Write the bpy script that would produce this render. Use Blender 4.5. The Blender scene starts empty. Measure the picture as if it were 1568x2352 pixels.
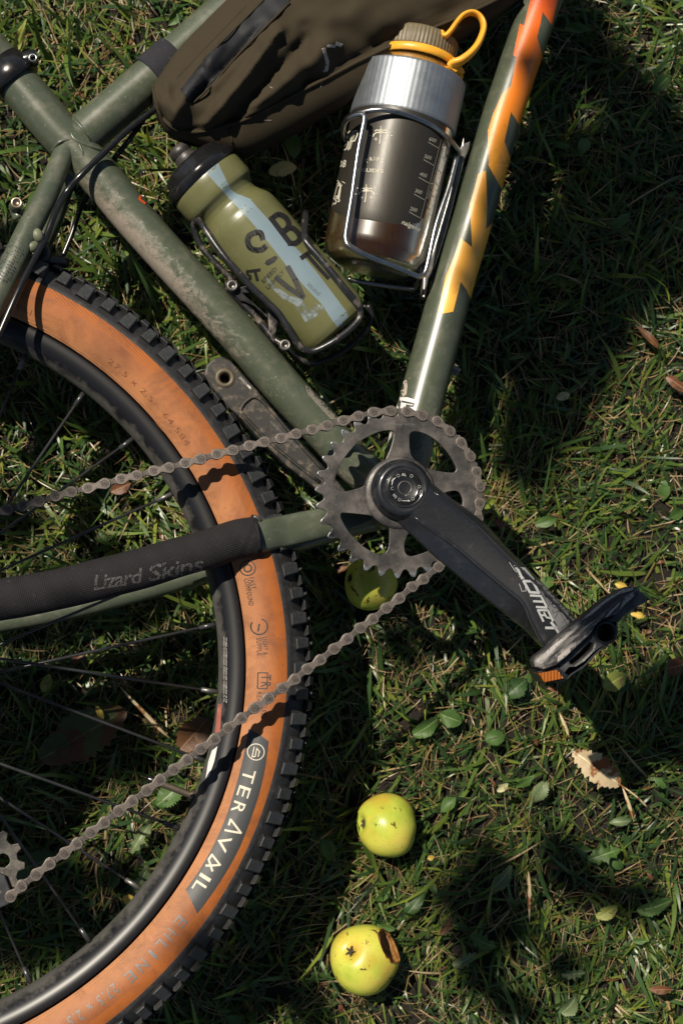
import bpy, bmesh, math, random
import numpy as np
from mathutils import Vector, Matrix
from mathutils.bvhtree import BVHTree
from mathutils.geometry import tessellate_polygon
random.seed(7); rng = np.random.default_rng(11)
S = bpy.context.scene; COL = S.collection
# ------------------------------------------------------------------ camera, light, exposure
W0, H0 = 1568.0, 2352.0
LENS = 52.0; F = H0 * LENS / 36.0
A_, B_, D_ = .1507, .0624, 1.2051           # tilt and distance of the bicycle's centre plane, measured from wheel and chain
BX, BY = .0378, .0110                        # bottom bracket in that plane
def nrm(v): v = np.array(v, float); return v / np.linalg.norm(v)
n_ = nrm([A_, B_, 1]); x_ = np.array([1., 0, 0]); x_ = nrm(x_ - n_ * x_.dot(n_)); y_ = np.cross(n_, x_)
o_ = np.array([0, 0, -D_]); bb_ = o_ + x_ * BX + y_ * BY
gz = nrm([.04, .03, 1]); gx = np.array([1., 0, 0]); gx = nrm(gx - gz * gx.dot(gz)); gy = np.cross(gz, gx)
R_ = np.array([gx, gy, gz])
BBZ = .112
CAM = R_ @ (-bb_) + np.array([0, 0, BBZ])
cam = bpy.data.cameras.new('camera'); cam.lens = LENS; cam.sensor_fit = 'VERTICAL'; cam.sensor_height = 36; cam.sensor_width = 24
cam.clip_start = .05; cam.clip_end = 200
cam_o = bpy.data.objects.new('camera', cam); COL.objects.link(cam_o)
M4 = np.eye(4); M4[:3, :3] = R_; M4[:3, 3] = CAM
cam_o.matrix_world = Matrix(M4.tolist()); S.camera = cam_o
cam.dof.use_dof = True; cam.dof.focus_distance = 1.15; cam.dof.aperture_fstop = 9.0
SH = np.array([.45, -.49])                    # metres of shadow per metre of height
to_sun = Vector((-SH[0], -SH[1], 1)).normalized()
sun = bpy.data.lights.new('sun', 'SUN'); sun.energy = 5.0; sun.angle = math.radians(.53); sun.color = (1, .91, .76)
sun_o = bpy.data.objects.new('sun', sun); COL.objects.link(sun_o)
sun_o.rotation_euler = to_sun.to_track_quat('Z', 'Y').to_euler(); sun_o.location = to_sun * 6
wd = bpy.data.worlds.new('World'); S.world = wd; wd.use_nodes = True
nt = wd.node_tree; bg = nt.nodes['Background']
sky = nt.nodes.new('ShaderNodeTexSky'); sky.sky_type = 'NISHITA'; sky.sun_disc = False
sky.sun_elevation = math.asin(to_sun.z); sky.sun_rotation = math.atan2(to_sun.x, to_sun.y)
nt.links.new(sky.outputs[0], bg.inputs[0]); bg.inputs[1].default_value = .05
S.view_settings.view_transform = 'Standard'; S.view_settings.look = 'None'; S.view_settings.gamma = 1
S.view_settings.use_curve_mapping = False; S.view_settings.exposure = .36
# ------------------------------------------------------------------ coordinates
def raydir(dx, dy): return R_ @ np.array([(dx - W0 / 2) / F, -(dy - H0 / 2) / F, -1.0])
def G(dx, dy, z=0.0):
    r = raydir(dx, dy); t = (z - CAM[2]) / r[2]; return Vector(CAM + r * t)
BM3 = R_ @ np.array([x_, y_, n_]).T
BMAT = np.eye(4); BMAT[:3, :3] = BM3; BMAT[2, 3] = BBZ
BIKE = Matrix(BMAT.tolist()); BINV = BIKE.inverted()
CAML = np.array(BINV @ Vector(CAM))
def rayl(dx, dy): return BM3.T @ raydir(dx, dy)
def L(dx, dy, off=0.0):                       # photograph point -> bicycle-local point at height off over the frame plane
    r = rayl(dx, dy); t = (off - CAML[2]) / r[2]; return Vector(CAML + r * t)
# ------------------------------------------------------------------ objects
def link(name, data, parent=None):
    o = bpy.data.objects.new(name, data); COL.objects.link(o)
    if parent is not None: o.parent = parent
    return o
def tag(o, label=None, cat=None, group=None, kind=None):
    for k, v in (('label', label), ('category', cat), ('group', group), ('kind', kind)):
        if v: o[k] = v
    return o
def mesh(name, v, f, mats, smooth=True, midx=None):
    me = bpy.data.meshes.new(name); me.from_pydata([tuple(p) for p in v], [], [tuple(q) for q in f])
    for m in (mats if isinstance(mats, (list, tuple)) else [mats]): me.materials.append(m)
    if smooth: me.polygons.foreach_set('use_smooth', [True] * len(me.polygons))
    if midx is not None: me.polygons.foreach_set('material_index', midx)
    me.update(); return me
SPACE = {}                                    # thing -> matrix taking bicycle-local points into its own space
BV = {}
def put(name, vf, mats, parent, smooth=True, midx=None, key=None):
    v, f = vf
    T = SPACE.get(parent.name if parent else None)
    vv = [T @ Vector(p) for p in v] if T is not None else v
    o = link(name, mesh(name, vv, f, mats, smooth, midx), parent)
    if T is not None: SPACE[o.name] = T
    if key: BV[key] = BVHTree.FromPolygons([Vector(p) for p in v], [tuple(q) for q in f])
    return o
def join(*vfs):
    V, Fc = [], []
    for v, f in vfs:
        n = len(V); V += [tuple(p) for p in v]; Fc += [tuple(i + n for i in q) for q in f]
    return V, Fc
def smooth_path(pts, per=8):
    P = [Vector(p) for p in pts]
    if len(P) < 3 or per <= 1: return P
    P = [P[0] * 2 - P[1]] + P + [P[-1] * 2 - P[-2]]; out = []
    for i in range(1, len(P) - 2):
        a, b, c, d = P[i - 1:i + 3]
        for k in range(per):
            t = k / per
            out.append(.5 * ((2 * b) + (c - a) * t + (2 * a - 5 * b + 4 * c - d) * t * t + (3 * b - a - 3 * c + d) * t ** 3))
    out.append(P[-2]); return out
def tube(pts, rad, seg=20, per=8, up=Vector((0, 0, 1)), flat=1.0, caps=True, flute=None):
    P = smooth_path(pts, per); n = len(P)
    rr = rad if isinstance(rad, (list, tuple)) else [rad, rad]
    V, Fc = [], []
    for i, p in enumerate(P):
        t = (P[min(i + 1, n - 1)] - P[max(i - 1, 0)]).normalized()
        s = t.cross(up)
        if s.length < 1e-4: s = t.cross(Vector((0, 1, 0)))
        s.normalize(); u = s.cross(t)
        k = i / (n - 1) * (len(rr) - 1); a = min(int(k), len(rr) - 2); r = rr[a] + (rr[a + 1] - rr[a]) * (k - a)
        for j in range(seg):
            th = 2 * math.pi * j / seg
            V.append(p + s * (r * math.cos(th)) + u * (r * flat * math.sin(th)))
    for i in range(n - 1):
        for j in range(seg):
            a = i * seg + j; b = i * seg + (j + 1) % seg
            Fc.append((a, b, b + seg, a + seg))
    if caps:
        Fc.append(tuple(range(seg))[::-1]); Fc.append(tuple(range((n - 1) * seg, n * seg)))
    return V, Fc
def lathe(base, axis, prof, seg=48, up=Vector((0, 0, 1)), mod=None, open_=False):   # prof: (distance along axis, radius)
    axis = axis.normalized(); s = axis.cross(up)
    if s.length < 1e-4: s = Vector((1, 0, 0))
    s.normalize(); u = s.cross(axis); V, Fc = [], []
    for i, (d, r) in enumerate(prof):
        for j in range(seg):
            th = 2 * math.pi * j / seg; q = r * (1 if mod is None else mod(i, j, th))
            V.append(base + axis * d + s * (q * math.cos(th)) + u * (q * math.sin(th)))
    for i in range(len(prof) - 1):
        for j in range(seg):
            a = i * seg + j; b = i * seg + (j + 1) % seg; Fc.append((a, b, b + seg, a + seg))
    if not open_: Fc.append(tuple(range(seg))[::-1]); n = (len(prof) - 1) * seg; Fc.append(tuple(range(n, n + seg)))
    return V, Fc
def plate(outer, holes, lo, hi, bev=.0004, at=Vector((0, 0, 0))):     # a flat plate with holes and rounded edges
    cu = bpy.data.curves.new('plate', 'CURVE'); cu.dimensions = '2D'; cu.fill_mode = 'BOTH'
    cu.extrude = (hi - lo) / 2 - bev; cu.bevel_depth = bev; cu.bevel_resolution = 1; cu.offset = -bev
    for poly in [outer] + holes:
        sp = cu.splines.new('POLY'); sp.points.add(len(poly) - 1); sp.use_cyclic_u = True
        for i, p in enumerate(poly): sp.points[i].co = (p[0], p[1], 0, 1)
    o = bpy.data.objects.new('plate', cu); COL.objects.link(o)
    dg = bpy.context.evaluated_depsgraph_get(); me = o.evaluated_get(dg).to_mesh()
    v = [(p.co.x + at.x, p.co.y + at.y, p.co.z + (lo + hi) / 2 + at.z) for p in me.vertices]
    f = [tuple(p.vertices) for p in me.polygons]
    o.evaluated_get(dg).to_mesh_clear(); bpy.data.objects.remove(o); bpy.data.curves.remove(cu)
    return v, f
def catmull2(poly, per=4):
    n = len(poly); out = []
    for i in range(n):
        a, b, c, d = [Vector(poly[(i + k) % n]) for k in (-1, 0, 1, 2)]
        for k in range(per):
            t = k / per
            out.append(.5 * ((2 * b) + (c - a) * t + (2 * a - 5 * b + 4 * c - d) * t * t + (3 * b - a - 3 * c + d) * t ** 3))
    return out
def pxs(poly, sc, ox, oy): return [(x * sc + ox, y * sc + oy) for x, y in poly]
ZA = lambda p: pxs(p, .5, 0, 0); ZB = lambda p: pxs(p, .5, 690, 0); ZC = lambda p: pxs(p, .5, 0, 627)
ZD = lambda p: pxs(p, .6, 627, 847); ZE = lambda p: pxs(p, .5, 0, 1129); ZF = lambda p: pxs(p, .5, 0, 1599)
ZG = lambda p: pxs(p, .5, 784, 1568); Z1 = lambda p: pxs(p, .22, 1191.6, 1285.8); Z2 = lambda p: pxs(p, .3, 407.7, 439)
Z3 = lambda p: pxs(p, .32, 439, 784); Z4 = lambda p: pxs(p, 1 / 3, 0, 0); Z5 = lambda p: pxs(p, .26, 690, 219.5)
Z7 = lambda p: pxs(p, .3, 690, 878); Z8 = lambda p: pxs(p, .32, 0, 1536.6)
# ------------------------------------------------------------------ flat print laid on real surfaces
def grid_cut(v, f, g):
    bm = bmesh.new(); vs = [bm.verts.new((p[0], p[1], 0)) for p in v]
    for q in f:
        try: bm.faces.new([vs[i] for i in q])
        except ValueError: pass
    xs = [p[0] for p in v]; ys = [p[1] for p in v]
    for ax, lo, hi in ((0, min(xs), max(xs)), (1, min(ys), max(ys))):
        c = math.floor(lo / g) * g + g
        while c < hi:
            co = (c, 0, 0) if ax == 0 else (0, c, 0); no = (1, 0, 0) if ax == 0 else (0, 1, 0)
            bmesh.ops.bisect_plane(bm, geom=bm.verts[:] + bm.edges[:] + bm.faces[:], plane_co=co, plane_no=no); c += g
    bmesh.ops.triangulate(bm, faces=bm.faces[:]); bm.verts.index_update()
    out = [(p.co.x, p.co.y) for p in bm.verts], [tuple(q.index for q in fc.verts) for fc in bm.faces]
    bm.free(); return out
def poly(p):
    t = tessellate_polygon([[Vector((q[0], q[1], 0)) for q in p]]); return list(p), [tuple(q) for q in t]
def stroke(p, w):
    V, Fc = [], []
    for i in range(len(p) - 1):
        a, b = Vector(p[i]), Vector(p[i + 1]); d = (b - a)
        if d.length < 1e-6: continue
        d.normalize(); q = Vector((-d.y, d.x)) * w / 2; k = len(V); e = d * w * .3
        V += [tuple(a - e + q), tuple(b + e + q), tuple(b + e - q), tuple(a - e - q)]; Fc.append((k, k + 1, k + 2, k + 3))
    return V, Fc
def ring_px(cx, cy, r, w, a0=0, a1=360, n=40):
    return stroke([(cx + r * math.cos(math.radians(a0 + (a1 - a0) * i / n)), cy - r * math.sin(math.radians(a0 + (a1 - a0) * i / n))) for i in range(n + 1)], w)
def merge2(*vfs):
    V, Fc = [], []
    for v, f in vfs:
        n = len(V); V += list(v); Fc += [tuple(i + n for i in q) for q in f]
    return V, Fc
TXT = {}
def text2(s, bold=0.0, spacing=1.0):
    k = (s, bold, spacing)
    if k not in TXT:
        cu = bpy.data.curves.new('t', 'FONT'); cu.body = s; cu.fill_mode = 'FRONT'; cu.offset = bold; cu.space_character = spacing; cu.resolution_u = 2
        o = bpy.data.objects.new('t', cu); COL.objects.link(o)
        dg = bpy.context.evaluated_depsgraph_get(); me = o.evaluated_get(dg).to_mesh()
        TXT[k] = ([(p.co.x, p.co.y) for p in me.vertices], [tuple(p.vertices) for p in me.polygons])
        o.evaluated_get(dg).to_mesh_clear(); bpy.data.objects.remove(o); bpy.data.curves.remove(cu)
    return TXT[k]
def text_px(s, x, y, ang, h, ws=1.0, slant=0.0, bold=0.0, spacing=1.0, length=None):   # h: cap height in photograph pixels
    v, f = text2(s, bold, spacing); k = h / .7
    if length: ws = length / (max(p[0] for p in v) * k)
    a = math.radians(ang); U = (math.cos(a), -math.sin(a)); V = (-math.sin(a), -math.cos(a))
    return [(x + (p[0] * ws + p[1] * slant) * k * U[0] + p[1] * k * V[0], y + (p[0] * ws + p[1] * slant) * k * U[1] + p[1] * k * V[1]) for p in v], f
def decal(name, vf, target, mat, parent, lift=.00018, g=6, thick=False):
    v, f = grid_cut(vf[0], vf[1], g); tr = [BV[t] for t in (target if isinstance(target, (list, tuple)) else [target])]
    out = []; org = Vector(CAML)
    for x, y in v:
        r = Vector(rayl(x, y)).normalized(); best = None
        for b in tr:
            h = b.ray_cast(org, r)
            if h[0] is not None and (best is None or h[3] < best[3]): best = h
        if best is None: out.append(None)
        else:
            no = best[1] if best[1].dot(r) < 0 else -best[1]; out.append(best[0] + no * lift)
    ff = []
    for q in f:
        if any(out[i] is None for i in q): continue
        p = [out[i] for i in q]
        if max((p[0] - p[1]).length, (p[1] - p[2]).length, (p[0] - p[2]).length) > .02: continue
        nn = (p[1] - p[0]).cross(p[2] - p[0]); ff.append(q if nn.dot(p[0] - org) < 0 else q[::-1])
    used = sorted({i for q in ff for i in q})
    if not used: print('EMPTY DECAL', name, mat.name); return None
    mp = {i: k for k, i in enumerate(used)}
    return put(name, ([out[i] for i in used], [tuple(mp[i] for i in q) for q in ff]), mat, parent, smooth=True)
# ------------------------------------------------------------------ materials
class N:
    def __init__(s, name):
        s.m = bpy.data.materials.new(name); s.m.use_nodes = True; s.t = s.m.node_tree; s.b = s.t.nodes['Principled BSDF']; s.co = None
    def n(s, ty, **kw):
        nd = s.t.nodes.new(ty)
        for k, v in kw.items():
            if k in nd.inputs.keys() if isinstance(k, str) else False: nd.inputs[k].default_value = v
            else: setattr(nd, k, v)
        return nd
    def l(s, a, b): s.t.links.new(a, b)
    def coord(s):
        if not s.co: s.co = s.n('ShaderNodeTexCoord').outputs['Object']
        return s.co
    def noise(s, scale, detail=4, rough=.6, dist=0, stretch=None):
        c = s.coord()
        if stretch:
            mp = s.n('ShaderNodeMapping'); mp.inputs['Scale'].default_value = stretch; s.l(c, mp.inputs[0]); c = mp.outputs[0]
        t = s.n('ShaderNodeTexNoise'); t.inputs['Scale'].default_value = scale; t.inputs['Detail'].default_value = detail
        t.inputs['Roughness'].default_value = rough; t.inputs['Distortion'].default_value = dist; s.l(c, t.inputs['Vector']); return t.outputs['Fac']
    def ramp(s, fac, stops, interp='LINEAR'):
        r = s.n('ShaderNodeValToRGB'); r.color_ramp.interpolation = interp; e = r.color_ramp.elements
        while len(e) < len(stops): e.new(.5)
        for k, (p, c) in enumerate(stops):
            e[k].position = p; e[k].color = (*c, 1) if not isinstance(c, (int, float)) else (c, c, c, 1)
        s.l(fac, r.inputs[0]); return r.outputs[0]
    def mix(s, fac, a, b, mode='MIX'):
        m = s.n('ShaderNodeMix', data_type='RGBA', blend_type=mode)
        for inp, v in ((m.inputs[0], fac), (m.inputs[6], a), (m.inputs[7], b)):
            if hasattr(v, 'links'): s.l(v, inp)
            elif isinstance(v, tuple): inp.default_value = (*v, 1)
            else: inp.default_value = v
        return m.outputs[2]
    def math(s, op, a, b=None):
        m = s.n('ShaderNodeMath', operation=op)
        for inp, v in ((m.inputs[0], a), (m.inputs[1], b)):
            if v is None: continue
            if hasattr(v, 'links'): s.l(v, inp)
            else: inp.default_value = v
        return m.outputs[0]
    def set(s, k, v):
        i = s.b.inputs[k]
        if hasattr(v, 'links'): s.l(v, i)
        elif isinstance(v, tuple): i.default_value = (*v, 1) if len(i.default_value) == 4 else v
        else: i.default_value = v
    def bump(s, h, strength=.3, dist=.001):
        b = s.n('ShaderNodeBump'); b.inputs['Strength'].default_value = strength; b.inputs['Distance'].default_value = dist
        s.l(h, b.inputs['Height']); s.l(b.outputs[0], s.b.inputs['Normal'])
    def attr(s, name): return s.n('ShaderNodeAttribute', attribute_name=name).outputs['Fac']
def simple(name, col, rough=.5, metal=0, var=.25, vs=90, bump=0, bs=900, coat=0, dirt=0, dcol=(.2, .17, .13), ds=60, dthr=.55, spec=None):
    m = N(name); a = m.noise(vs, 5)
    c = m.mix(m.ramp(a, [(.3, 0), (.7, 1)]), tuple(x * (1 - var) for x in col), tuple(min(1, x * (1 + var)) for x in col))
    ro = m.math('ADD', m.math('MULTIPLY', m.noise(vs * 2.3, 4), .22), rough - .11)
    if dirt:
        d = m.math('MULTIPLY', m.ramp(m.noise(ds, 9, .72), [(dthr - .05, 0), (dthr + .1, 1)]), dirt)
        c = m.mix(d, c, dcol); ro = m.math('MAXIMUM', ro, m.math('MULTIPLY', d, .8))
        if metal: m.set('Metallic', m.math('SUBTRACT', metal, m.math('MULTIPLY', d, metal)))
    elif metal: m.set('Metallic', metal)
    m.set('Base Color', c); m.set('Roughness', ro)
    if bump: m.bump(m.noise(bs, 3), bump, .0006)
    if coat: m.set('Coat Weight', coat); m.set('Coat Roughness', .12)
    if spec is not None: m.set('Specular IOR Level', spec)
    return m.m
GREEN = (.058, .070, .046)
def frame_mat(name, mud=False):
    m = N(name); base = m.mix(m.noise(40, 3), tuple(x * .93 for x in GREEN), tuple(x * 1.1 for x in GREEN))
    sp = m.ramp(m.noise(520, 4, .65), [(.61, 0), (.67, 1)]); sp2 = m.ramp(m.noise(45, 6, .7), [(.42, 0), (.66, 1)])
    d = m.math('MULTIPLY', m.math('MULTIPLY', sp, sp2), .75)
    fine = m.math('MULTIPLY', m.ramp(m.noise(70, 8, .7), [(.5, 0), (.75, 1)]), .3)
    d = m.math('MAXIMUM', d, fine)
    if mud:
        a = m.attr('mud'); nn = m.math('ADD', m.noise(90, 10, .78, .8), m.math('MULTIPLY', m.noise(420, 5, .7, .3), .35))
        k = m.math('SUBTRACT', m.math('ADD', a, nn), .98); md = m.ramp(k, [(0, 0), (.22, .85)])
        d = m.math('MAXIMUM', d, md)
        m.bump(md, .35, .0006)
    m.set('Base Color', m.mix(d, base, m.mix(m.noise(300, 3), (.17, .14, .11), (.33, .28, .23))))
    m.set('Roughness', m.math('ADD', m.math('MULTIPLY', d, .5), .33))
    m.set('Specular IOR Level', .55); m.set('Coat Weight', .25); m.set('Coat Roughness', .3)
    return m.m
FM = frame_mat('matte_green_paint'); FMM = frame_mat('muddy_green_paint', True)
BLK = simple('black_anodised', (.012, .012, .014), .35, 0, .3, 120, .1, 1500, dirt=.45, ds=90, dthr=.6, dcol=(.1, .09, .08))
BLKG = simple('gloss_black', (.008, .008, .009), .25, 0, .2, 60, dirt=.15, ds=200, dthr=.62, dcol=(.12, .11, .1))
RUB = simple('black_rubber', (.016, .016, .018), .6, 0, .4, 150, .2, 900, dirt=.35, ds=120, dthr=.56, dcol=(.085, .08, .075))
KNB = simple('worn_knob_rubber', (.036, .038, .042), .5, 0, .35, 300, .35, 2500, dirt=.3, ds=400, dthr=.55, dcol=(.1, .1, .1))
CRK = simple('crank_black', (.016, .017, .021), .36, .3, .25, 500, .06, 3000, coat=.6, dirt=.22, ds=70, dthr=.6, dcol=(.12, .12, .12))
CRKD = simple('dusty_crank_black', (.018, .017, .016), .55, 0, .3, 90, .25, 800, dirt=.7, ds=110, dthr=.56, dcol=(.17, .135, .1))
RING = simple('worn_chainring_metal', (.05, .047, .046), .42, .35, .5, 50, .25, 700, dirt=.6, ds=55, dthr=.5, dcol=(.12, .105, .095))
TOOTH = simple('bare_tooth_steel', (.22, .23, .25), .4, .9, .4, 300, dirt=.5, ds=300, dthr=.5, dcol=(.05, .05, .05))
CHN = simple('grimy_chain_steel', (.17, .145, .13), .42, .7, .4, 300, .35, 1800, dirt=.6, ds=160, dthr=.48, dcol=(.055, .043, .036))
CHN2 = simple('chain_inner_steel', (.085, .075, .07), .5, .7, .35, 300, .35, 1800, dirt=.5, ds=160, dthr=.5, dcol=(.08, .065, .055))
STEEL = simple('bright_steel_wire', (.33, .33, .33), .3, 1, .15, 100)
STEEL2 = simple('dull_bracket_steel', (.2, .19, .18), .42, .8, .3, 100, .2, 900, dirt=.4, ds=150, dthr=.55)
SPK = simple('black_spoke_steel', (.07, .07, .075), .3, .6, .2, 100)
BRASS = simple('valve_brass', (.32, .25, .18), .35, .9, .2, 200)
CLP = simple('olive_clip', (.13, .14, .09), .5)
def tan_mat():
    m = N('tan_sidewall_rubber'); a = m.noise(22, 6, .6)
    c = m.ramp(a, [(.3, (.17, .05, .012)), (.5, (.30, .095, .025)), (.72, (.40, .145, .042))])
    r = m.attr('rad')                                      # the glue line and paler bead zone of the tyre
    c = m.mix(m.math('MULTIPLY', m.ramp(r, [(.0, 1), (.55, 0)]), .55), c, (.5, .25, .12))
    c = m.mix(m.math('MULTIPLY', m.ramp(r, [(.66, 0), (.70, 1)]), .7), c, (.33, .09, .01))
    st = m.math('MULTIPLY', m.ramp(m.noise(24, 9, .75, .6), [(.47, 0), (.66, 1)]), .7); c = m.mix(st, c, (.12, .045, .02))
    sm = m.math('MULTIPLY', m.ramp(m.noise(160, 4, .6), [(.68, 0), (.74, 1)]), .6); c = m.mix(sm, c, (.12, .04, .02))
    w = m.n('ShaderNodeTexWave', wave_type='RINGS', rings_direction='SPHERICAL'); w.inputs['Scale'].default_value = 150; w.inputs['Distortion'].default_value = 1.5
    w2 = m.n('ShaderNodeTexWave', wave_type='BANDS', bands_direction='DIAGONAL'); w2.inputs['Scale'].default_value = 260; w2.inputs['Distortion'].default_value = .6
    m.l(m.coord(), w.inputs['Vector']); m.l(m.coord(), w2.inputs['Vector'])
    c = m.mix(m.math('MULTIPLY', w2.outputs['Fac'], .22), c, (.25, .085, .03))
    m.set('Base Color', c); m.set('Roughness', .58); m.set('Specular IOR Level', .4)
    m.bump(m.math('ADD', w2.outputs['Fac'], m.noise(900, 2)), .35, .0004); return m.m
TAN = tan_mat()
def rim_mat():
    m = N('black_rim'); r = m.attr('rad'); nn = m.noise(70, 8, .72)
    d = m.math('MULTIPLY', m.ramp(m.math('ADD', m.math('SUBTRACT', .36, r), nn), [(.56, 0), (.8, 1)]), .6)
    d = m.math('MAXIMUM', d, m.math('MULTIPLY', m.ramp(m.noise(500, 3), [(.68, 0), (.74, 1)]), .3))
    m.set('Base Color', m.mix(d, (.007, .007, .009), (.1, .095, .085))); m.set('Roughness', m.math('ADD', m.math('MULTIPLY', d, .4), .4)); return m.m
RIM = rim_mat()
def weave_mat(name, c0, c1, sc, strength=.8):
    m = N(name); ws = []
    for dr in ('X', 'Y'):
        mp = m.n('ShaderNodeMapping'); mp.inputs['Rotation'].default_value = (0, 0, math.radians(-13)); m.l(m.coord(), mp.inputs[0])
        w = m.n('ShaderNodeTexWave', wave_type='BANDS', bands_direction=dr); w.inputs['Scale'].default_value = sc; w.inputs['Distortion'].default_value = .3; m.l(mp.outputs[0], w.inputs['Vector']); ws.append(w.outputs['Fac'])
    h = m.math('MULTIPLY', ws[0], ws[1])
    c = m.mix(h, c0, c1); d = m.math('MULTIPLY', m.ramp(m.noise(260, 5, .7), [(.6, 0), (.75, 1)]), .35)
    m.set('Base Color', m.mix(d, c, tuple(x * 3 for x in c1))); m.set('Roughness', .8); m.set('Specular IOR Level', .25); m.bump(h, strength, .0006); return m.m
SLV = weave_mat('woven_neoprene', (.009, .0085, .0095), (.034, .032, .036), 240)
VEL = weave_mat('woven_strap', (.012, .012, .015), (.045, .045, .055), 330, .5)
def bag_mat():
    m = N('brown_waxed_canvas'); c = m.mix(m.noise(14, 5), (.029, .0225, .0125), (.041, .0315, .018))
    w = m.noise(1400, 2); c = m.mix(m.math('MULTIPLY', w, .35), c, (.042, .032, .02))
    s = m.math('MULTIPLY', m.ramp(m.noise(26, 9, .75, 1.2), [(.68, 0), (.78, 1)]), .35)
    m.set('Base Color', m.mix(s, c, (.2, .18, .15))); m.set('Roughness', .85); m.set('Specular IOR Level', .2)
    m.bump(m.math('ADD', m.math('MULTIPLY', w, .5), m.noise(60, 4)), .45, .0012); return m.m
BAG = bag_mat()
def ink(name, col, rough=.6, wear=.3, ws=300, metal=0):
    m = N(name)
    m.set('Base Color', m.mix(m.noise(ws, 4), tuple(x * .75 for x in col), col)); m.set('Roughness', rough); m.set('Metallic', metal)
    if wear: m.set('Alpha', m.ramp(m.noise(ws, 6, .75), [(wear - .05, 0), (wear + .05, 1)]))
    return m.m
INK = ink('black_ink', (.02, .018, .016), .6, .18); INKP = ink('black_panel_ink', (.035, .038, .042), .5, 0)
WINK = ink('white_ink', (.62, .6, .56), .6, .32, 700); CRM = ink('cream_ink', (.62, .57, .46), .6, 0)
GINK = ink('grey_ink', (.34, .35, .36), .5, 0); GINK2 = ink('dark_grey_ink', (.13, .13, .135), .5, .2, 400); FADE = ink('faded_sleeve_print', (.085, .082, .08), .8, .45, 800)
EMB = ink('embossed_dark', (.19, .06, .02), .6, .46, 500); PALE = ink('pale_metal_ink', (.5, .5, .5), .5, .3, 900)
REDI = ink('red_sticker', (.36, .12, .09), .5, .36); STW = ink('white_sticker', (.72, .68, .66), .5, .28, 90)
# ------------------------------------------------------------------ the bicycle
bike = link('bicycle', None); bike.matrix_world = BIKE
tag(bike, 'olive green bicycle lying on its side on the grass, brown-walled tyre and muddy frame', 'bicycle')
SPACE['bicycle'] = Matrix.Identity(4)
def Lp(px, off):
    if not isinstance(off, (list, tuple)): off = [off] * len(px)
    if len(off) != len(px):
        k = np.interp(np.linspace(0, 1, len(px)), np.linspace(0, 1, len(off)), off); off = list(k)
    return [L(x, y, o) for (x, y), o in zip(px, off)]
frame = link('frame', None, bike); SPACE['frame'] = Matrix.Identity(4)
st_px = [(-30, 112), (20, 168), (50, 202), (95, 255), (140, 308), (192, 362), (252, 432), (310, 503), (392, 595), (480, 692), (567, 790), (650, 888), (742, 987), (820, 1070), (905, 1135)]
vf = tube(Lp(st_px, 0), [.0172, .0172, .0165, .0162, .0162], 40, 6)
st = put('seat_tube', vf, FMM, frame, key='seat_tube')
at = st.data.attributes.new('mud', 'FLOAT', 'POINT'); cl = smooth_path(Lp(st_px, 0), 6); vals = []
for i, p in enumerate(vf[0]):
    c = cl[i // 40]; d = (Vector(p) - c).normalized(); t = (i // 40) / len(cl)
    side = d.dot(Vector((-.72, -.62, .30)))                 # the mud sits on the side that faces the rear tyre
    along = math.exp(-((t - .53) / .19) ** 2) + .45 * math.exp(-((t - .95) / .12) ** 2)
    vals.append(max(0, .07 + .52 * along * max(0, side) ** 1.3 + .06 * (t > .35)))
at.data.foreach_set('value', vals)
tt_px = [(190, 312), (203, 302), (280, 236), (358, 168), (430, 105), (500, 42), (580, -28), (720, -150)]
put('top_tube', tube(Lp(tt_px, 0), [.0172, .0165, .016], 40, 5), FM, frame, key='top_tube')
dt_px = [(1310, -160), (1228, 45), (1164, 230), (1137, 320), (1083, 510), (1040, 650), (1012, 755), (965, 930), (922, 1105)]
vf = tube(Lp(dt_px, 0), [.0165, .0168, .017, .0182, .019], 48, 6)
dt = put('down_tube', vf, FMM, frame, key='down_tube')
at = dt.data.attributes.new('mud', 'FLOAT', 'POINT'); cl = smooth_path(Lp(dt_px, 0), 6); vals = []
for i, p in enumerate(vf[0]):
    c = cl[i // 48]; d = (Vector(p) - c).normalized(); t = (i // 48) / len(cl)
    vals.append(.06 + .45 * math.exp(-((t - .92) / .1) ** 2) * max(0, d.dot(Vector((.8, 0, .5)))) + .16 * max(0, -d.x) * (t > .3))
at.data.foreach_set('value', vals)
ss_px = [(172, 322), (150, 348), (128, 400), (101, 461), (66, 530), (28, 612), (0, 668), (-60, 790), (-150, 970)]
put('seat_stay', tube(Lp(ss_px, [.004, .008, .014, .024, .032, .038, .04, .042, .045]), [.0085, .0088, .0095, .0105, .0105], 28, 6), FM, frame, key='seat_stay')
ls_px = [(180, 335), (168, 370), (142, 440), (120, 505), (90, 570), (50, 660), (0, 760), (-90, 930)]
put('seat_stay', tube(Lp(ls_px, [-.004, -.012, -.024, -.034, -.042, -.046, -.048, -.048]), [.0085, .009, .0095], 20, 4), FM, frame)
# the ridge of weld where the tubes meet
weld = [(173, 262), (163, 290), (168, 315), (190, 330), (228, 342), (245, 352)]
put('weld_bead', tube(Lp(weld, [.006, .013, .0160, .0160, .0135, .006]), .0014, 8, 6), FM, frame)
put('weld_bead', tube(Lp([(120, 348), (133, 330), (148, 322), (165, 322)], [.008, .015, .016, .0155]), .0014, 8, 5), FM, frame)
put('weld_bead', tube(Lp([(182, 330), (192, 355), (196, 385)], [.016, .016, .012]), .0012, 8, 5), FM, frame)
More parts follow.
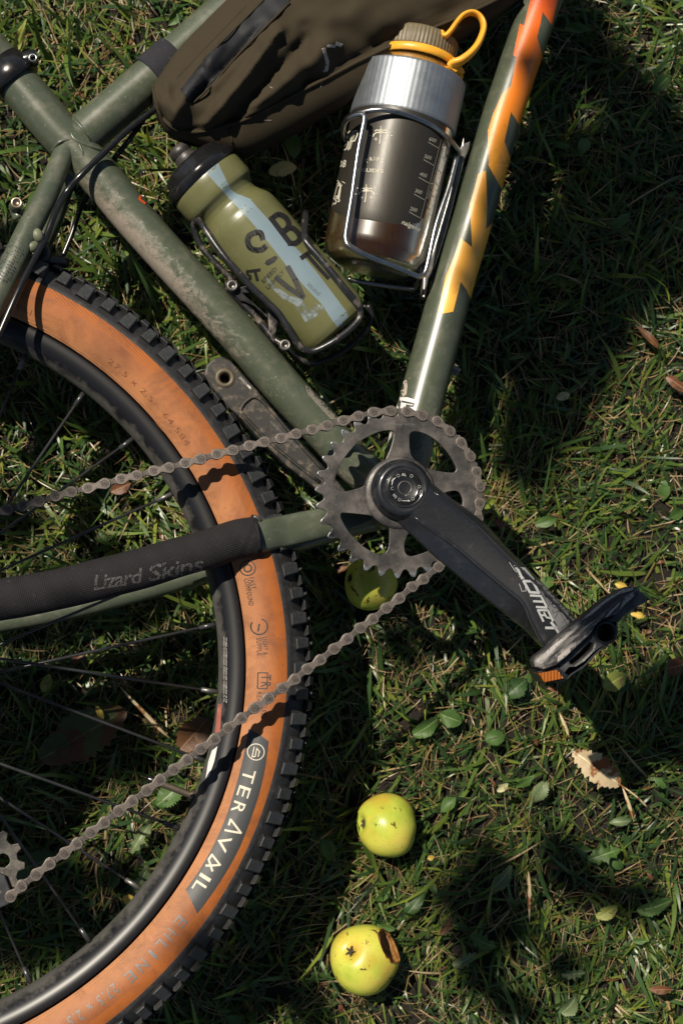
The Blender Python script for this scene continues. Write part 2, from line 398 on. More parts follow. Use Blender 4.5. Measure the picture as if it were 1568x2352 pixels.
# bottom bracket shell, yoke and chainstays
put('bottom_bracket_shell', lathe(Vector((0, 0, -.037)), Vector((0, 0, 1)), [(0, .019), (0, .0225), (.01, .024), (.064, .024), (.074, .0225), (.074, .019)], 40, Vector((1, 0, 0))), FMM, frame)
def loft(stations):                                        # each station: closed loop of points
    V, Fc = [], []; k = len(stations[0])
    for s in stations: V += s
    for i in range(len(stations) - 1):
        for j in range(k):
            a = i * k + j; b = i * k + (j + 1) % k; Fc.append((a, b, b + k, a + k))
    Fc.append(tuple(range(k))[::-1]); n = (len(stations) - 1) * k; Fc.append(tuple(range(n, n + k)))
    return V, Fc
def sq(c, hx, hz, dirv, p=3.0, n=28):                       # superellipse section
    s = Vector((-dirv.y, dirv.x, 0)).normalized(); out = []
    for i in range(n):
        th = 2 * math.pi * i / n; a, b = math.cos(th), math.sin(th)
        out.append(c + s * (hx * math.copysign(abs(a) ** (2 / p), a)) + Vector((0, 0, hz * math.copysign(abs(b) ** (2 / p), b))))
    return out
cs = [((540, 1245), .030, .0138, .0105, 2.2), ((592, 1233), .029, .0135, .010, 2.4), ((612, 1229), .028, .013, .0098, 2.6), ((630, 1225), .025, .0128, .0095, 3), ((645, 1222), .022, .013, .0085, 3.5),
      ((660, 1219), .0195, .0128, .009, 4), ((700, 1210), .018, .0125, .0105, 5), ((750, 1199), .016, .012, .011, 5), ((820, 1182), .010, .012, .011, 4), ((880, 1160), .004, .012, .012, 3)]
cp = [L(*a, o) for a, o, *_ in cs]; dv = (cp[-1] - cp[0]).normalized()
put('chainstay', loft([sq(c, q[2], q[3], dv, q[4]) for c, q in zip(cp, cs)]), FMM, frame, key='chainstay')
lc = [L(x, y, o) for x, y, o in ((880, 1180, -.01), (790, 1205, -.018), (700, 1232, -.022), (600, 1262, -.03), (470, 1312, -.034), (300, 1362, -.037), (150, 1400, -.04), (0, 1428, -.042), (-300, 1480, -.048))]
put('chainstay', tube(lc, [.012, .0115, .0095, .009, .009], 20, 5), FM, frame)
slp = [(586, 1232), (540, 1240), (475, 1262), (400, 1283), (325, 1306), (230, 1330), (150, 1350), (70, 1366), (0, 1378), (-120, 1400), (-260, 1430)]
slt = Lp(slp, [.029, .031, .034, .036, .038, .04, .041, .042, .043, .044, .045])
vf = tube(slt, [.0158, .0155, .0153, .0158, .0158, .0155, .016, .0155, .0155], 40, 6)
random.seed(3)
vf = ([Vector(p) + Vector((0, 0, .0006 * math.sin(p[0] * 310 + p[1] * 190) + .0004 * math.sin(p[0] * 820 - p[1] * 330))) for p in vf[0]], vf[1])
slv = put('chainstay_sleeve', vf, SLV, bike, key='sleeve')
put('sleeve_hem', tube([L(580, 1185, .030), L(589, 1205, .0405), L(594, 1232, .0458), L(598, 1258, .0405), L(600, 1279, .030)], .0014, 8, 5), SLV, slv)
put('tube_end', tube([L(583, 1186, .036), L(592, 1190, .036), L(598, 1196, .034)], .0016, 8, 3), STEEL2, frame)
# seatpost and clamp
put('seatpost', tube(Lp([(30, 178), (-20, 118), (-160, -50)], 0), .0155, 32, 3), BLKG, bike)
ax = (L(50, 202, 0) - L(-20, 120, 0)).normalized(); cb = L(14, 158, 0)
clamp = put('seat_clamp', lathe(cb, ax, [(-.006, .0158), (-.006, .0178), (.0, .0188), (.002, .0212), (.012, .0216), (.0155, .0204), (.0155, .0168)], 40), BLKG, bike)
put('clamp_tab', tube(Lp([(30, 160), (52, 143), (76, 134), (84, 132)], [.0, .008, .010, .010]), [.0075, .007, .0062], 16, 4), BLKG, clamp)
def bolt(name, x, y, off, r, par, depth=.006, mat=None, hole=BLK):
    c = L(x, y, off); b = put(name, lathe(c - Vector((0, 0, depth)), Vector((0, 0, 1)), [(0, r), (depth * .9, r), (depth, r * .9), (depth, r * .62), (depth * .55, r * .55)], 20, Vector((1, 0, 0))), mat or STEEL2, par)
    return b
bolt('clamp_bolt', 76, 132, .0195, .0036, clamp, .01, STEEL)
bs = put('rack_boss', tube([L(39, 466, .034), L(36, 482, .024), L(46, 500, .022)], [.0047, .0045, .0055], 20, 4), FM, frame)
bolt('boss_thread', 39, 465, .0362, .0044, frame, .003, BRASS)
bd = put('down_tube_boss', tube(Lp([(1025, 842), (1046, 852), (1052, 856)], [-.008, -.008, -.008]), .004, 12, 2), STEEL2, frame)
# dropped drillium dots and dark speckle print on the seat stay
dots = []
random.seed(5)
for r in range(34):
    for c_ in range(4):
        t = r / 34; x = 44 - t * 58 + c_ * 9 + (r % 2) * 4.5; y = 528 + t * 110 + c_ * 5
        if random.random() < .35 + .6 * t: dots.append(ring_px(x, y, (1.0 + 1.6 * t) / 2, 1.0 + 1.6 * t, 0, 360, 6))
decal('speckle_print', merge2(*dots), 'seat_stay', INKP, frame, g=40)
# cable with clips
cb_px = [(420, 205), (385, 232), (347, 258), (293, 300), (240, 350), (187, 402), (150, 446), (125, 495), (106, 545), (80, 594), (45, 665), (7, 750), (-40, 860)]
cable = put('brake_hose', tube(Lp(cb_px, [.006, .01, .014, .018, .0215, .024, .02, .03, .034, .042, .050, .052, .052]), .0026, 14, 8), BLKG, bike)
put('gear_cable', tube(Lp([(330, 275), (290, 330), (235, 400), (190, 470), (165, 540), (140, 600)], [-.01, -.01, -.02, -.03, -.03, -.03]), .0022, 10, 6), BLKG, bike)
for (x, y), (x2, y2) in (((82, 532), (92, 550)), ((66, 572), (82, 562))):
    put('cable_clip', tube([L(x, y, .035), L((x + x2) / 2, (y + y2) / 2, .0375), L(x2, y2, .035)], [.0038, .0048, .0038], 14, 3), CLP, cable)
put('cable_clip', tube([L(84, 548, .036), L(78, 562, .036)], .0028, 10, 2), BLKG, cable)
put('cable_guide', join(tube(Lp([(98, 560), (105, 585), (90, 600)], [.02, .018, .016]), .005, 10, 3), tube(Lp([(100, 596), (140, 600), (150, 604)], [.012, .004, .0]), .0045, 10, 3), tube(Lp([(60, 600), (85, 618), (130, 612)], [.01, .006, .0]), .006, 10, 3)), BLK, frame)
# ---- wheel
WC = Vector((-.3763 - BX, -.1256 - BY, 0)); RT, RM = .3195, .0292
def toff(r): return math.sqrt(max(0, RM ** 2 - (r - RT) ** 2))
def revolve(prof, seg, a0=0, a1=2 * math.pi, rad=None):
    V, Fc = [], []; full = abs(a1 - a0 - 2 * math.pi) < 1e-6; k = len(prof)
    for i in range(seg if full else seg + 1):
        a = a0 + (a1 - a0) * i / seg
        for r, z in prof: V.append((WC.x + r * math.cos(a), WC.y + r * math.sin(a), z))
    m = seg if full else seg
    for i in range(m):
        for j in range(k - 1):
            a = i * k + j; b = (i + 1) % seg * k + j if full else (i + 1) * k + j; Fc.append((a, b, b + 1, a + 1))
    return V, Fc
wheel = bike                                  # tyre, rim, hub, cassette and spokes are parts of the bicycle itself
prof = []; th0 = math.acos((.2975 - RT) / RM); nb = 44
for i in range(nb + 1):
    th = th0 - 2 * th0 * i / nb; prof.append((RT + RM * math.cos(th), RM * math.sin(th)))
vf = revolve(prof, 360); mi = []
for i in range(360):
    for j in range(nb):
        r = (prof[j][0] + prof[j + 1][0]) / 2; mi.append(0 if r < .3308 else 1)
tyre = put('tyre', vf, [TAN, RUB], wheel, midx=mi, key='tyre')
at = tyre.data.attributes.new('rad', 'FLOAT', 'POINT')
at.data.foreach_set('value', [(prof[i % (nb + 1)][0] - .2975) / .034 for i in range(len(vf[0]))])
put('bead_line', revolve([(.2985, toff(.2985) - .0002), (.2992, toff(.2992) + .0006), (.3, toff(.3) + .0002)], 300), TAN, tyre).data.attributes.new('rad', 'FLOAT', 'POINT')
put('tread_edge', revolve([(.3285, toff(.3285) - .0002), (.3308, toff(.3308) + .0007), (.3335, toff(.3335) + .0002)], 300), RUB, tyre)
rp = [(.2972, -.0165), (.297, .0168), (.2963, .0182), (.2945, .0188), (.290, .0184), (.286, .0168), (.2825, .0138), (.2795, .0095), (.2775, .0048), (.277, 0), (.2775, -.0048), (.2795, -.0095), (.2825, -.0138), (.286, -.0168), (.2945, -.0188), (.2972, -.0165)]
vf = revolve(rp, 300); rim = put('rim', vf, RIM, wheel, key='rim')
at = rim.data.attributes.new('rad', 'FLOAT', 'POINT'); at.data.foreach_set('value', [(rp[i % len(rp)][0] - .277) / .0197 for i in range(len(vf[0]))])
# knobs: sharp-edged blocks standing on the casing
def knob_mesh(name, th_a, th_b, w0, w1, h, mats):
    V = []
    for t, w in ((0, w0), (1, w1)):
        th = th_a + (th_b - th_a) * t
        for hh, sw in ((-.0008, 1.22), (h, .8)):
            for s in (-1, 1):
                thh = th + (-.04 if t == 0 else .04) * (1 if hh < 0 else -1)
                r = RT + (RM + hh) * math.cos(thh); z = (RM + hh) * math.sin(thh); V.append((r, s * w * sw / 2, z))
    Fc = [(0, 1, 3, 2), (4, 6, 7, 5), (2, 3, 7, 6), (0, 4, 5, 1), (1, 5, 7, 3), (0, 2, 6, 4)]
    me = bpy.data.meshes.new(name); me.from_pydata(V, [], Fc); me.materials.append(mats[0]); me.materials.append(mats[1])
    bm = bmesh.new(); bm.from_mesh(me); bmesh.ops.recalc_face_normals(bm, faces=bm.faces)
    for fc in bm.faces: fc.material_index = 0 if fc.index == 2 else 1
    e = [ed for ed in bm.edges if any(f.index == 2 for f in ed.link_faces)]
    bmesh.ops.bevel(bm, geom=e, offset=.0005, segments=1, affect='EDGES', profile=.5)
    for fc in bm.faces: fc.smooth = False
    bm.to_mesh(me); bm.free(); return me
R = math.radians; NK = 108
KM = [knob_mesh('side_knob', R(62), R(38), .0112, .0098, .0056, (KNB, RUB)), knob_mesh('side_knob_short', R(57), R(37), .0098, .0092, .0054, (KNB, RUB)),
      knob_mesh('shoulder_knob', R(30), R(14), .0090, .0075, .0046, (KNB, RUB)), knob_mesh('centre_knob', R(7), R(-7), .010, .0100, .0042, (KNB, RUB))]
rest = []
for i in range(NK):
    a = 2 * math.pi * i / NK
    for k, da, flip in ((i % 2, 0, 0), (2, .5, 0), (3, .1, 0), (2, .35, 1), (i % 2, .1, 1)):
        aa = a + da * 2 * math.pi / NK; deg = math.degrees((aa + math.pi) % (2 * math.pi) - math.pi)
        if not flip and -72 < deg < 68 and k != 3:
            o = link('tread_knob', KM[k], tyre); o.matrix_local = Matrix.Translation(WC) @ Matrix.Rotation(aa, 4, 'Z')
        else:
            Mx = Matrix.Translation(WC) @ Matrix.Rotation(aa, 4, 'Z') @ (Matrix.Diagonal((1, 1, -1, 1)) if flip else Matrix.Identity(4))
            rest.append(([Mx @ v.co for v in KM[k].vertices], [tuple(p.vertices) for p in KM[k].polygons]))
put('far_tread_blocks', join(*rest), RUB, tyre, smooth=False)['kind'] = 'stuff'
# print on the tyre, laid out by angle and radius
def phi_of(x, y, off=.026): p = L(x, y, off); return math.atan2(p.y - WC.y, p.x - WC.x), math.hypot(p.x - WC.x, p.y - WC.y)
def tyre_print(vf, mat, lift=.00025, g=.004, name='printed_lettering'):
    v, f = grid_cut([(p[0] * 100, p[1] * 100) for p in vf[0]], vf[1], g * 100); out = []
    for s, r in v:
        s /= 100; r /= 100; a = -s / .315; z = toff(r)
        n = Vector(((r - RT) * math.cos(a), (r - RT) * math.sin(a), z)).normalized() * lift
        out.append(Vector((WC.x + r * math.cos(a), WC.y + r * math.sin(a), z)) + n)
    ff = []
    for q in f:
        nn = (out[q[1]] - out[q[0]]).cross(out[q[2]] - out[q[0]]); ff.append(q if nn.z > 0 else q[::-1])
    return put(name, (out, ff), mat, tyre)
def ttext(s, p0, p1, rb, h, bold=.0, spacing=1.15):          # from photograph point p0 clockwise to p1, baseline radius rb, cap height h
    a0, _ = phi_of(*p0); a1, _ = phi_of(*p1); v, f = text2(s, bold, spacing)
    x0 = min(p[0] for p in v); x1 = max(p[0] for p in v)
    return [(-a0 * .315 + (p[0] - x0) / (x1 - x0) * (a0 - a1) * .315, rb + p[1] * h / .7) for p in v], f
def S_(x, y): a, r = phi_of(x, y); return (-a * .315, r)
pb0, pb1, pb2 = S_(*ZF([(1145, 150)])[0]), S_(*ZF([(1232, 205)])[0]), None
q = [S_(*p) for p in ZF([(1143, 150), (1195, 178), (1232, 206), (1215, 330), (1190, 440), (1150, 560), (1100, 690), (1040, 800), (975, 900), (905, 995), (855, 890), (905, 820), (975, 700), (1030, 580), (1080, 430), (1115, 300)])]
tyre_print(poly(q), INKP, .0002, name='printed_panel')
a0, r0 = phi_of(*ZF([(1165, 335)])[0]); rbase = S_(*ZF([(1118, 352)])[0])[1]
for ch, p0, p1 in (('T', (1150, 338), (1145, 398)), ('E', (1128, 415), (1112, 462)), ('R', (1105, 487), (1085, 535)), ('V', (1045, 640), (1020, 712)), ('I', (938, 818), (928, 832)), ('L', (925, 855), (898, 892))):
    tyre_print(ttext(ch, ZF([p0])[0], ZF([p1])[0], rbase, .0092, .004), CRM, .0005)
def tstroke(pts, w=.0016): return stroke([S_(*p) for p in ZF(pts)], w)
tyre_print(merge2(tstroke([(1035, 615), (1105, 625)]), tstroke([(1105, 625), (1060, 565)]), tstroke([(1060, 565), (1052, 590)])), CRM, .0005)
tyre_print(merge2(tstroke([(948, 778), (1010, 772)]), tstroke([(1010, 772), (975, 728)]), tstroke([(975, 728), (960, 750)]), tstroke([(960,750),(975,800)])), CRM, .0005)
lc_ = S_(*ZF([(1175, 255)])[0])
cir = lambda c, r, w: stroke([(c[0] + r * math.cos(k / 24 * 2 * math.pi), c[1] + r * math.sin(k / 24 * 2 * math.pi)) for k in range(25)], w)
tyre_print(merge2(cir(lc_, .0063, .0007), *[stroke([(lc_[0] + a, lc_[1] + b), (lc_[0] + c, lc_[1] + d)], .0007) for a, b, c, d in ((-.0035, -.002, .004, -.002), (-.003, .0002, .0035, .0002), (-.001, .0024, .003, .0024), (-.003, .0002, -.0005, .003), (.0035, .0002, .0045, -.002))]), CRM, .0005)
e0 = S_(*ZF([(790, 1010)])[0])[1]
for ch, p0, p1 in (('E', (835, 1012), (818, 1050)), ('H', (790, 1072), (768, 1105)), ('L', (745, 1120), (728, 1150)), ('I', (702, 1172), (692, 1182)), ('N', (660, 1205), (628, 1240)), ('E', (600, 1255), (578, 1290))):
    tyre_print(ttext(ch, ZF([p0])[0], ZF([p1])[0], .3095, .0085), GINK2)
tyre_print(ttext('27.5 x 2.5', ZF([(530, 1320)])[0], ZF([(300, 1470)])[0], .3085, .0078), GINK2)
tyre_print(ttext('27.5 x 2.5 - 64.584', ZC([(480, 425)])[0], ZC([(848, 800)])[0], .3042, .0042), EMB, .00022)
tyre_print(ttext('-008-1', ZC([(40, 195)])[0], ZC([(125, 222)])[0], .3035, .0040), EMB, .00022)
def c_at(p): return S_(*ZE([p])[0])
tyre_print(merge2(cir(c_at((1138, 352)), .0058, .0008), cir(c_at((1138, 352)), .0028, .0011)), INK)
tyre_print(ttext('FAST', ZE([(1150, 395)])[0], ZE([(1160, 448)])[0], c_at((1150, 430))[1], .0038), INK)
tyre_print(ttext('COMPOUND', ZE([(1130, 400)])[0], ZE([(1165, 522)])[0], c_at((1131, 450))[1], .0038), INK)
tyre_print(merge2(stroke([(c_at((1190, 620))[0] + .0063 * math.cos(k / 24 * 4.9 - 2.2), c_at((1190, 620))[1] + .0063 * math.sin(k / 24 * 4.9 - 2.2)) for k in range(25)], .001), stroke([(c_at((1190, 610))), (c_at((1185, 640)))], .0012)), INK)
tyre_print(ttext('LIGHT &', ZE([(1205, 668)])[0], ZE([(1210, 750)])[0], c_at((1205, 700))[1], .0038), INK)
tyre_print(ttext('SUPPLE', ZE([(1185, 672)])[0], ZE([(1190, 752)])[0], c_at((1179, 700))[1], .0038), INK)
c0 = c_at((1185, 832)); c1 = c_at((1225, 905))
tyre_print(merge2(stroke([c0, (c1[0], c0[1]), c1, (c0[0], c1[1]), c0], .0008), ttext('TR', ZE([(1205, 840)])[0], ZE([(1205, 898)])[0], c0[1] + .0025, .0075)), INK)
tyre_print(ttext('READY', ZE([(1190, 920)])[0], ZE([(1195, 1005)])[0], c_at((1180, 940))[1], .0036), INK)
tyre_print(ttext('TUBELESS', ZE([(1215, 920)])[0], ZE([(1212, 1040)])[0], c_at((1207, 940))[1], .0036), INK)
# rim stickers
decal('rim_sticker', poly(ZE([(1003, 975), (1020, 975), (1012, 1110), (988, 1110)])), 'rim', REDI, rim, g=10)
decal('rim_sticker', poly(ZE([(975, 1190), (1000, 1170), (985, 1240), (960, 1310), (945, 1320), (958, 1240)])), 'rim', STW, rim, g=10)
for i in range(2):
    decal('printed_lettering', text_px('WHEEL SYSTEM MAX PRESSURE TUBELESS 45 PSI', 514 + i * 5, 1462 + i * 2, -90, 2.6, length=150), 'rim', WINK, rim, g=30)
# spokes
hub = put('hub', lathe(WC - Vector((0, 0, .07)), Vector((0, 0, 1)), [(0, .009), (.02, .009), (.03, .026), (.036, .027), (.04, .018), (.09, .018), (.094, .03), (.1, .03), (.104, .02), (.14, .02), (.144, .009)], 32, Vector((1, 0, 0))), BLK, wheel)
sp = [((60, 815), (0, 968), 1), ((192, 902), (10, 1167), -1), ((305, 1009), (0, 1227), 1), ((395, 1134), (0, 1302), -1), ((480, 1280), (227, 1386), 1), ((495, 1434), (0, 1544), -1),
      ((500, 1589), (0, 1511), 1), ((475, 1749), (0, 1571), -1), ((417, 1904), (0, 1751), 1), ((327, 2046), (0, 1849), -1), ((215, 2171), (0, 1858), 1), ((77, 2271), (0, 2094), -1)]
usedang = []
def spoke(a, tgt_a, side):
    p = WC + Vector((.2765 * math.cos(a), .2765 * math.sin(a), side * .002)); q_ = WC + Vector((.027 * math.cos(tgt_a), .027 * math.sin(tgt_a), side * .028))
    s = put('spoke', tube([p, q_], .00118, 8, 1), SPK, wheel); d = (q_ - p).normalized()
    put('spoke_nipple', tube([p, p + d * .013], [.0021, .0019], 8, 1), STEEL2 if len(usedang) % 3 == 0 else SPK, s); usedang.append(a)
for p0, p1, side in sp:
    a = phi_of(*p0, 0)[0]; A = L(*p0, .002 * side)
    best = min(np.linspace(-math.pi, math.pi, 145), key=lambda t: abs(((lambda q: (q - A).xy.cross((L(*p1, .008 * side) - A).xy) / (q - A).length)(WC + Vector((.027 * math.cos(t), .027 * math.sin(t), 0))))) + (0 if abs(((t - a + math.pi) % (2 * math.pi)) - math.pi) > .3 else 0))
    spoke(a, best, side)
for k in range(20):
    a = R(75 + k * 11.0); spoke(a, a + (1.3 if k % 4 < 2 else -1.3), 1 if k % 2 else -1)
# valve
v0, v1 = L(449, 1830, 0), L(338, 1787, 0); vd = (v1 - v0).normalized(); vl = (v1 - v0).length
vp = []; k = 0
while k * .0007 < vl * .82: vp.append((k * .0007, .0030 if k % 2 else .0026)); k += 1
valve = put('valve_stem', lathe(v0, vd, [(0, .003)] + vp[1:], 16), BRASS, rim)
put('valve_nut', lathe(v0 + vd * .001, vd, [(0, .0045), (.003, .0048), (.004, .0042)], 12), BRASS, rim)
put('valve_cap', lathe(v0 + vd * vl * .72, vd, [(0, .003), (.001, .0033), (vl * .25, .003), (vl * .29, .0015)], 16), BLKG, rim)
# ---- chainring, crank, chain
def Zl(pts, off): return [L(x, y, off) for x, y in Z7(pts)]
holes = [[(662, 368), (700, 372), (715, 395), (690, 500), (650, 590), (590, 640), (545, 700), (510, 765), (460, 805), (330, 838), (285, 825), (260, 790), (265, 740), (300, 640), (350, 560), (430, 470), (520, 415), (600, 380)],
         [(850, 382), (900, 378), (985, 410), (1060, 465), (1130, 545), (1185, 640), (1188, 675), (1160, 692), (1060, 680), (960, 655), (900, 615), (855, 570), (838, 520), (833, 420)],
         [(310, 1010), (350, 1000), (560, 1025), (640, 1075), (675, 1100), (680, 1200), (668, 1280), (630, 1315), (590, 1315), (500, 1270), (420, 1200), (360, 1130), (315, 1050)],
         [(800, 1220), (795, 1280), (815, 1320), (860, 1330), (980, 1290), (1050, 1240), (990, 1180), (930, 1130), (880, 1110), (830, 1150)],
         [(1105, 845), (1180, 830), (1220, 850), (1240, 900), (1232, 960), (1190, 1040), (1110, 1110), (1030, 1060), (1020, 950), (1060, 880)]]
c_top = L(918, 1132, .051)
hl = [[(p.x - c_top.x, p.y - c_top.y) for p in catmull2([(q.x, q.y, 0) for q in Zl(h, .051)], 3)] for h in holes]
NT = 32; tooth0 = R(178.5); out = []
for i in range(NT):
    a = tooth0 + 2 * math.pi * i / NT; st_ = 2 * math.pi / NT
    for f_, r_ in ((-.5, .0603), (-.41, .0606), (-.33, .0616), (-.26, .0634), (-.20, .0652), (-.09, .0670), (.05, .0670), (.15, .0652), (.22, .0634), (.29, .0616), (.39, .0606)):
        out.append((r_ * math.cos(a + f_ * st_), r_ * math.sin(a + f_ * st_)))
vf = plate(out, hl, .0475, .0510, .0005, Vector((c_top.x, c_top.y, 0)))
mi = [1 if math.hypot(sum(vf[0][i][0] for i in f) / len(f) - c_top.x, sum(vf[0][i][1] for i in f) / len(f) - c_top.y) > .0628 else 0 for f in vf[1]]
cring = put('chainring', vf, [RING, TOOTH], bike, smooth=False, midx=mi, key='ring')
put('ring_inner_step', lathe(Vector((c_top.x, c_top.y, .0505)), Vector((0, 0, 1)), [(0, .029), (.0015, .0283), (.003, .0262), (.003, .02)], 60, Vector((1, 0, 0))), RING, cring)
decal('printed_lettering', merge2(text_px('MERRTOOTH', Z7([(722, 330)])[0][0], Z7([(722, 330)])[0][1], 0, 4.2, length=42), stroke(Z7([(672, 325), (685, 308), (695, 325), (705, 308), (718, 325)]), 1.6)), 'ring', GINK2, cring, g=30)
# crank arm
def station(Aa, Bb, Cc, Dd, oa, ot, od, ob):
    return [L(*Aa, ob), L(*Aa, oa), L(*Bb, ot - .0006), L(Bb[0] * .8 + Cc[0] * .2, Bb[1] * .8 + Cc[1] * .2, ot + .0004), L(Bb[0] * .25 + Cc[0] * .75, Bb[1] * .25 + Cc[1] * .75, ot + .0004), L(*Cc, ot), L(Cc[0] * .8 + Dd[0] * .2, Cc[1] * .8 + Dd[1] * .2, ot * .75 + (od - .006) * .25), L(*Dd, od - .006), L(*Dd, ob - .006)]
CS = [((950, 1082), (946, 1088), (905, 1140), (890, 1150), .060, .066, .060, .055),
      ((985, 1105), (975, 1113), (932, 1168), (895, 1182), .060, .067, .060, .054),
      ((1035, 1143), (1024, 1151), (975, 1206), (935, 1221), .059, .0672, .0605, .054),
      ((1107, 1196), (1093, 1206), (1045, 1255), (1000, 1280), .060, .0685, .0615, .055),
      ((1155, 1249), (1143, 1256), (1108, 1308), (1065, 1336), .062, .0715, .063, .056),
      ((1197, 1291), (1186, 1299), (1163, 1354), (1125, 1384), .065, .0745, .065, .059),
      ((1235, 1328), (1225, 1336), (1200, 1386), (1165, 1416), .066, .077, .0665, .061),
      ((1275, 1369), (1265, 1377), (1217, 1424), (1205, 1448), .068, .078, .0675, .063),
      ((1320, 1418), (1310, 1426), (1245, 1478), (1238, 1482), .070, .0785, .069, .065),
      ((1345, 1450), (1338, 1456), (1275, 1505), (1270, 1506), .070, .0785, .070, .065),
      ((1352, 1478), (1346, 1480), (1302, 1512), (1298, 1514), .072, .077, .072, .066)]
# refine stations for soft sections
st_ = [station(*c) for c in CS]; fine = []
for i in range(len(st_) - 1):
    for k in range(4):
        t = k / 4
        def cr(j):
            a = st_[max(i - 1, 0)][j]; b = st_[i][j]; c = st_[i + 1][j]; d = st_[min(i + 2, len(st_) - 1)][j]
            return .5 * ((2 * b) + (c - a) * t + (2 * a - 5 * b + 4 * c - d) * t * t + (3 * b - a - 3 * c + d) * t ** 3)
        fine.append([cr(j) for j in range(9)])
fine.append(st_[-1])
crank = link('crank_arm', None, bike); SPACE['crank_arm'] = Matrix.Identity(4)
vf = loft(fine); me = mesh('arm', *vf, CRK, True); bm = bmesh.new(); bm.from_mesh(me); bmesh.ops.recalc_face_normals(bm, faces=bm.faces)
longe = [e for e in bm.edges if len(e.link_faces) == 2 and e.calc_face_angle(0) > R(18)]
bmesh.ops.bevel(bm, geom=longe, offset=.0021, segments=4, affect='EDGES', profile=.5)
for fc in bm.faces: fc.smooth = True
bm.to_mesh(me); BV['crank'] = BVHTree.FromBMesh(bm); bm.free(); arm = link('arm', me, crank); SPACE[arm.name] = Matrix.Identity(4)
bc = L(922, 1124, .060)
boss = put('spindle_boss', lathe(Vector((bc.x, bc.y, .0520)), Vector((0, 0, 1)), [(0, .0225), (.004, .0238), (.0065, .0236), (.0075, .0222), (.0095, .0215), (.0125, .0212), (.0148, .0200), (.0158, .0180), (.0152, .0166), (.0150, .0160), (.0150, 0.0158)], 72, Vector((1, 0, 0))), CRK, crank)
cc = L(928, 1121, .066)
cap_vf = lathe(Vector((cc.x, cc.y, .0640)), Vector((0, 0, 1)), [(0, .0145), (.0036, .0142), (.0040, .0136), (.0040, .0092), (.0032, .0088), (.0032, .0068), (.0037, .0064), (.0037, .0056), (.003, .0052), (-.006, .0048)], 60, Vector((1, 0, 0)))
cap = put('end_cap', cap_vf, BLKG, crank, key='cap')
put('cap_ring', lathe(Vector((cc.x, cc.y, .0676)), Vector((0, 0, 1)), [(0, .0056), (.0006, .0054), (.0007, .0050), (-.004, .0046)], 30, Vector((1, 0, 0))), STEEL2, crank)
put('cap_rim', lathe(Vector((cc.x, cc.y, .0670)), Vector((0, 0, 1)), [(0, .0152), (.0009, .0150), (.0012, .0146), (.0008, .0142)], 60, Vector((1, 0, 0))), CRK, crank)
z7 = lambda x, y: Z7([(x, y)])[0]
marks = [text_px('AL', *z7(772, 717), 0, 6.5, bold=.005), text_px('LH', *z7(738, 880), 125, 6.0, bold=.004), stroke(Z7([(778, 907), (832, 908)]), 1.3), poly(Z7([(822, 898), (840, 908), (822, 916)])),
         stroke(Z7([(724, 730), (705, 752), (698, 785)]), 1.8), stroke(Z7([(710, 735), (695, 760)]), 1.2), text_px('42 Nm', *z7(915, 822), -105, 3.2), text_px('600 BB', *z7(742, 765), 48, 2.8), text_px('M17', *z7(838, 752), -50, 2.8), text_px('Nm 41', *z7(800, 872), 20, 2.8)]
for x, y in ((848, 717), (908, 800), (858, 892), (758, 898), (702, 812), (745, 715)): marks.append(ring_px(*z7(x, y), 3.2, .8))
decal('printed_marks', merge2(*marks), 'cap', PALE, crank, lift=.0002, g=8)
z1 = lambda x, y: Z1([(x, y)])[0]
# name on the crank, letter by letter as drawn
let = [[(-22, 70), (60, 92), (140, 215), (95, 205), (42, 118), (20, 112), (60, 180), (30, 185)], [(28, 208), (150, 215), (222, 358), (115, 352)], ]
com = [stroke(Z1([(30, 195), (-20, 85), (55, 95), (145, 205)]), 5.5), stroke(Z1([(45, 222), (140, 225), (205, 345), (110, 338), (45, 222)]), 5.5),
       stroke(Z1([(118, 372), (225, 378), (290, 500), (180, 492)]), 5.0), stroke(Z1([(150, 432), (250, 438)]), 5.0),
       stroke(Z1([(250, 640), (195, 525), (298, 528), (350, 635)]), 5.0), stroke(Z1([(232, 578), (262, 580)]), 4.0), stroke(Z1([(258, 552), (285, 600), (330, 610)]), 4.0),
       stroke(Z1([(278, 710), (390, 712)]), 6), stroke(Z1([(335, 655), (372, 700), (432, 800)]), 6)]
decal('printed_name', merge2(*com), 'crank', GINK, crank, g=8)
fsa = [stroke(Z1([(-105, 25), (-55, 100), (-25, 130)]), .8), stroke(Z1([(0, 175), (45, 180), (72, 325), (28, 328), (0, 250)]), .8), text_px('FSA', *z1(-60, 60), -62, 8, .9)]
decal('printed_name', merge2(*fsa), 'crank', PALE, crank, g=20)
decal('printed_panel', poly(Z1([(165, 200), (235, 245), (330, 320), (430, 400), (540, 520), (640, 625), (600, 665), (520, 725), (440, 790), (395, 690), (340, 580), (290, 460), (225, 330)])), 'crank', GINK2, crank, lift=.00012, g=8)
ck = [[(160, 200), (300, 265)], [(200, 260), (340, 300), (250, 380)], [(230, 320), (330, 330)], [(270, 400), (360, 500), (460, 520), (640, 630)], [(300, 450), (340, 430), (290, 500)], [(340, 560), (410, 530), (480, 650), (520, 720)], [(410, 520), (380, 600)], [(370, 610), (400, 560)], [(430, 720), (500, 670), (600, 640)], [(430, 410), (400, 520)], [(540, 520), (470, 640)], [(330, 320), (420, 500)], [(500, 480), (430, 500)]]
decal('crack_pattern', merge2(*[stroke(Z1(c), 1.3) for c in ck]), 'crank', INKP, crank, lift=.0003, g=12)
for idx, rr_, hh_ in ((5, .0015, -.0002), (2, .0011, -.0003)):
    put('highlight_ridge', tube([q[idx] + Vector((0, 0, hh_)) for q in fine[6:-3]], [.0006, rr_, rr_, rr_, .0008], 12, 1), CRK, crank)  # half-buried tubes added along the arm edges to catch a highlight line
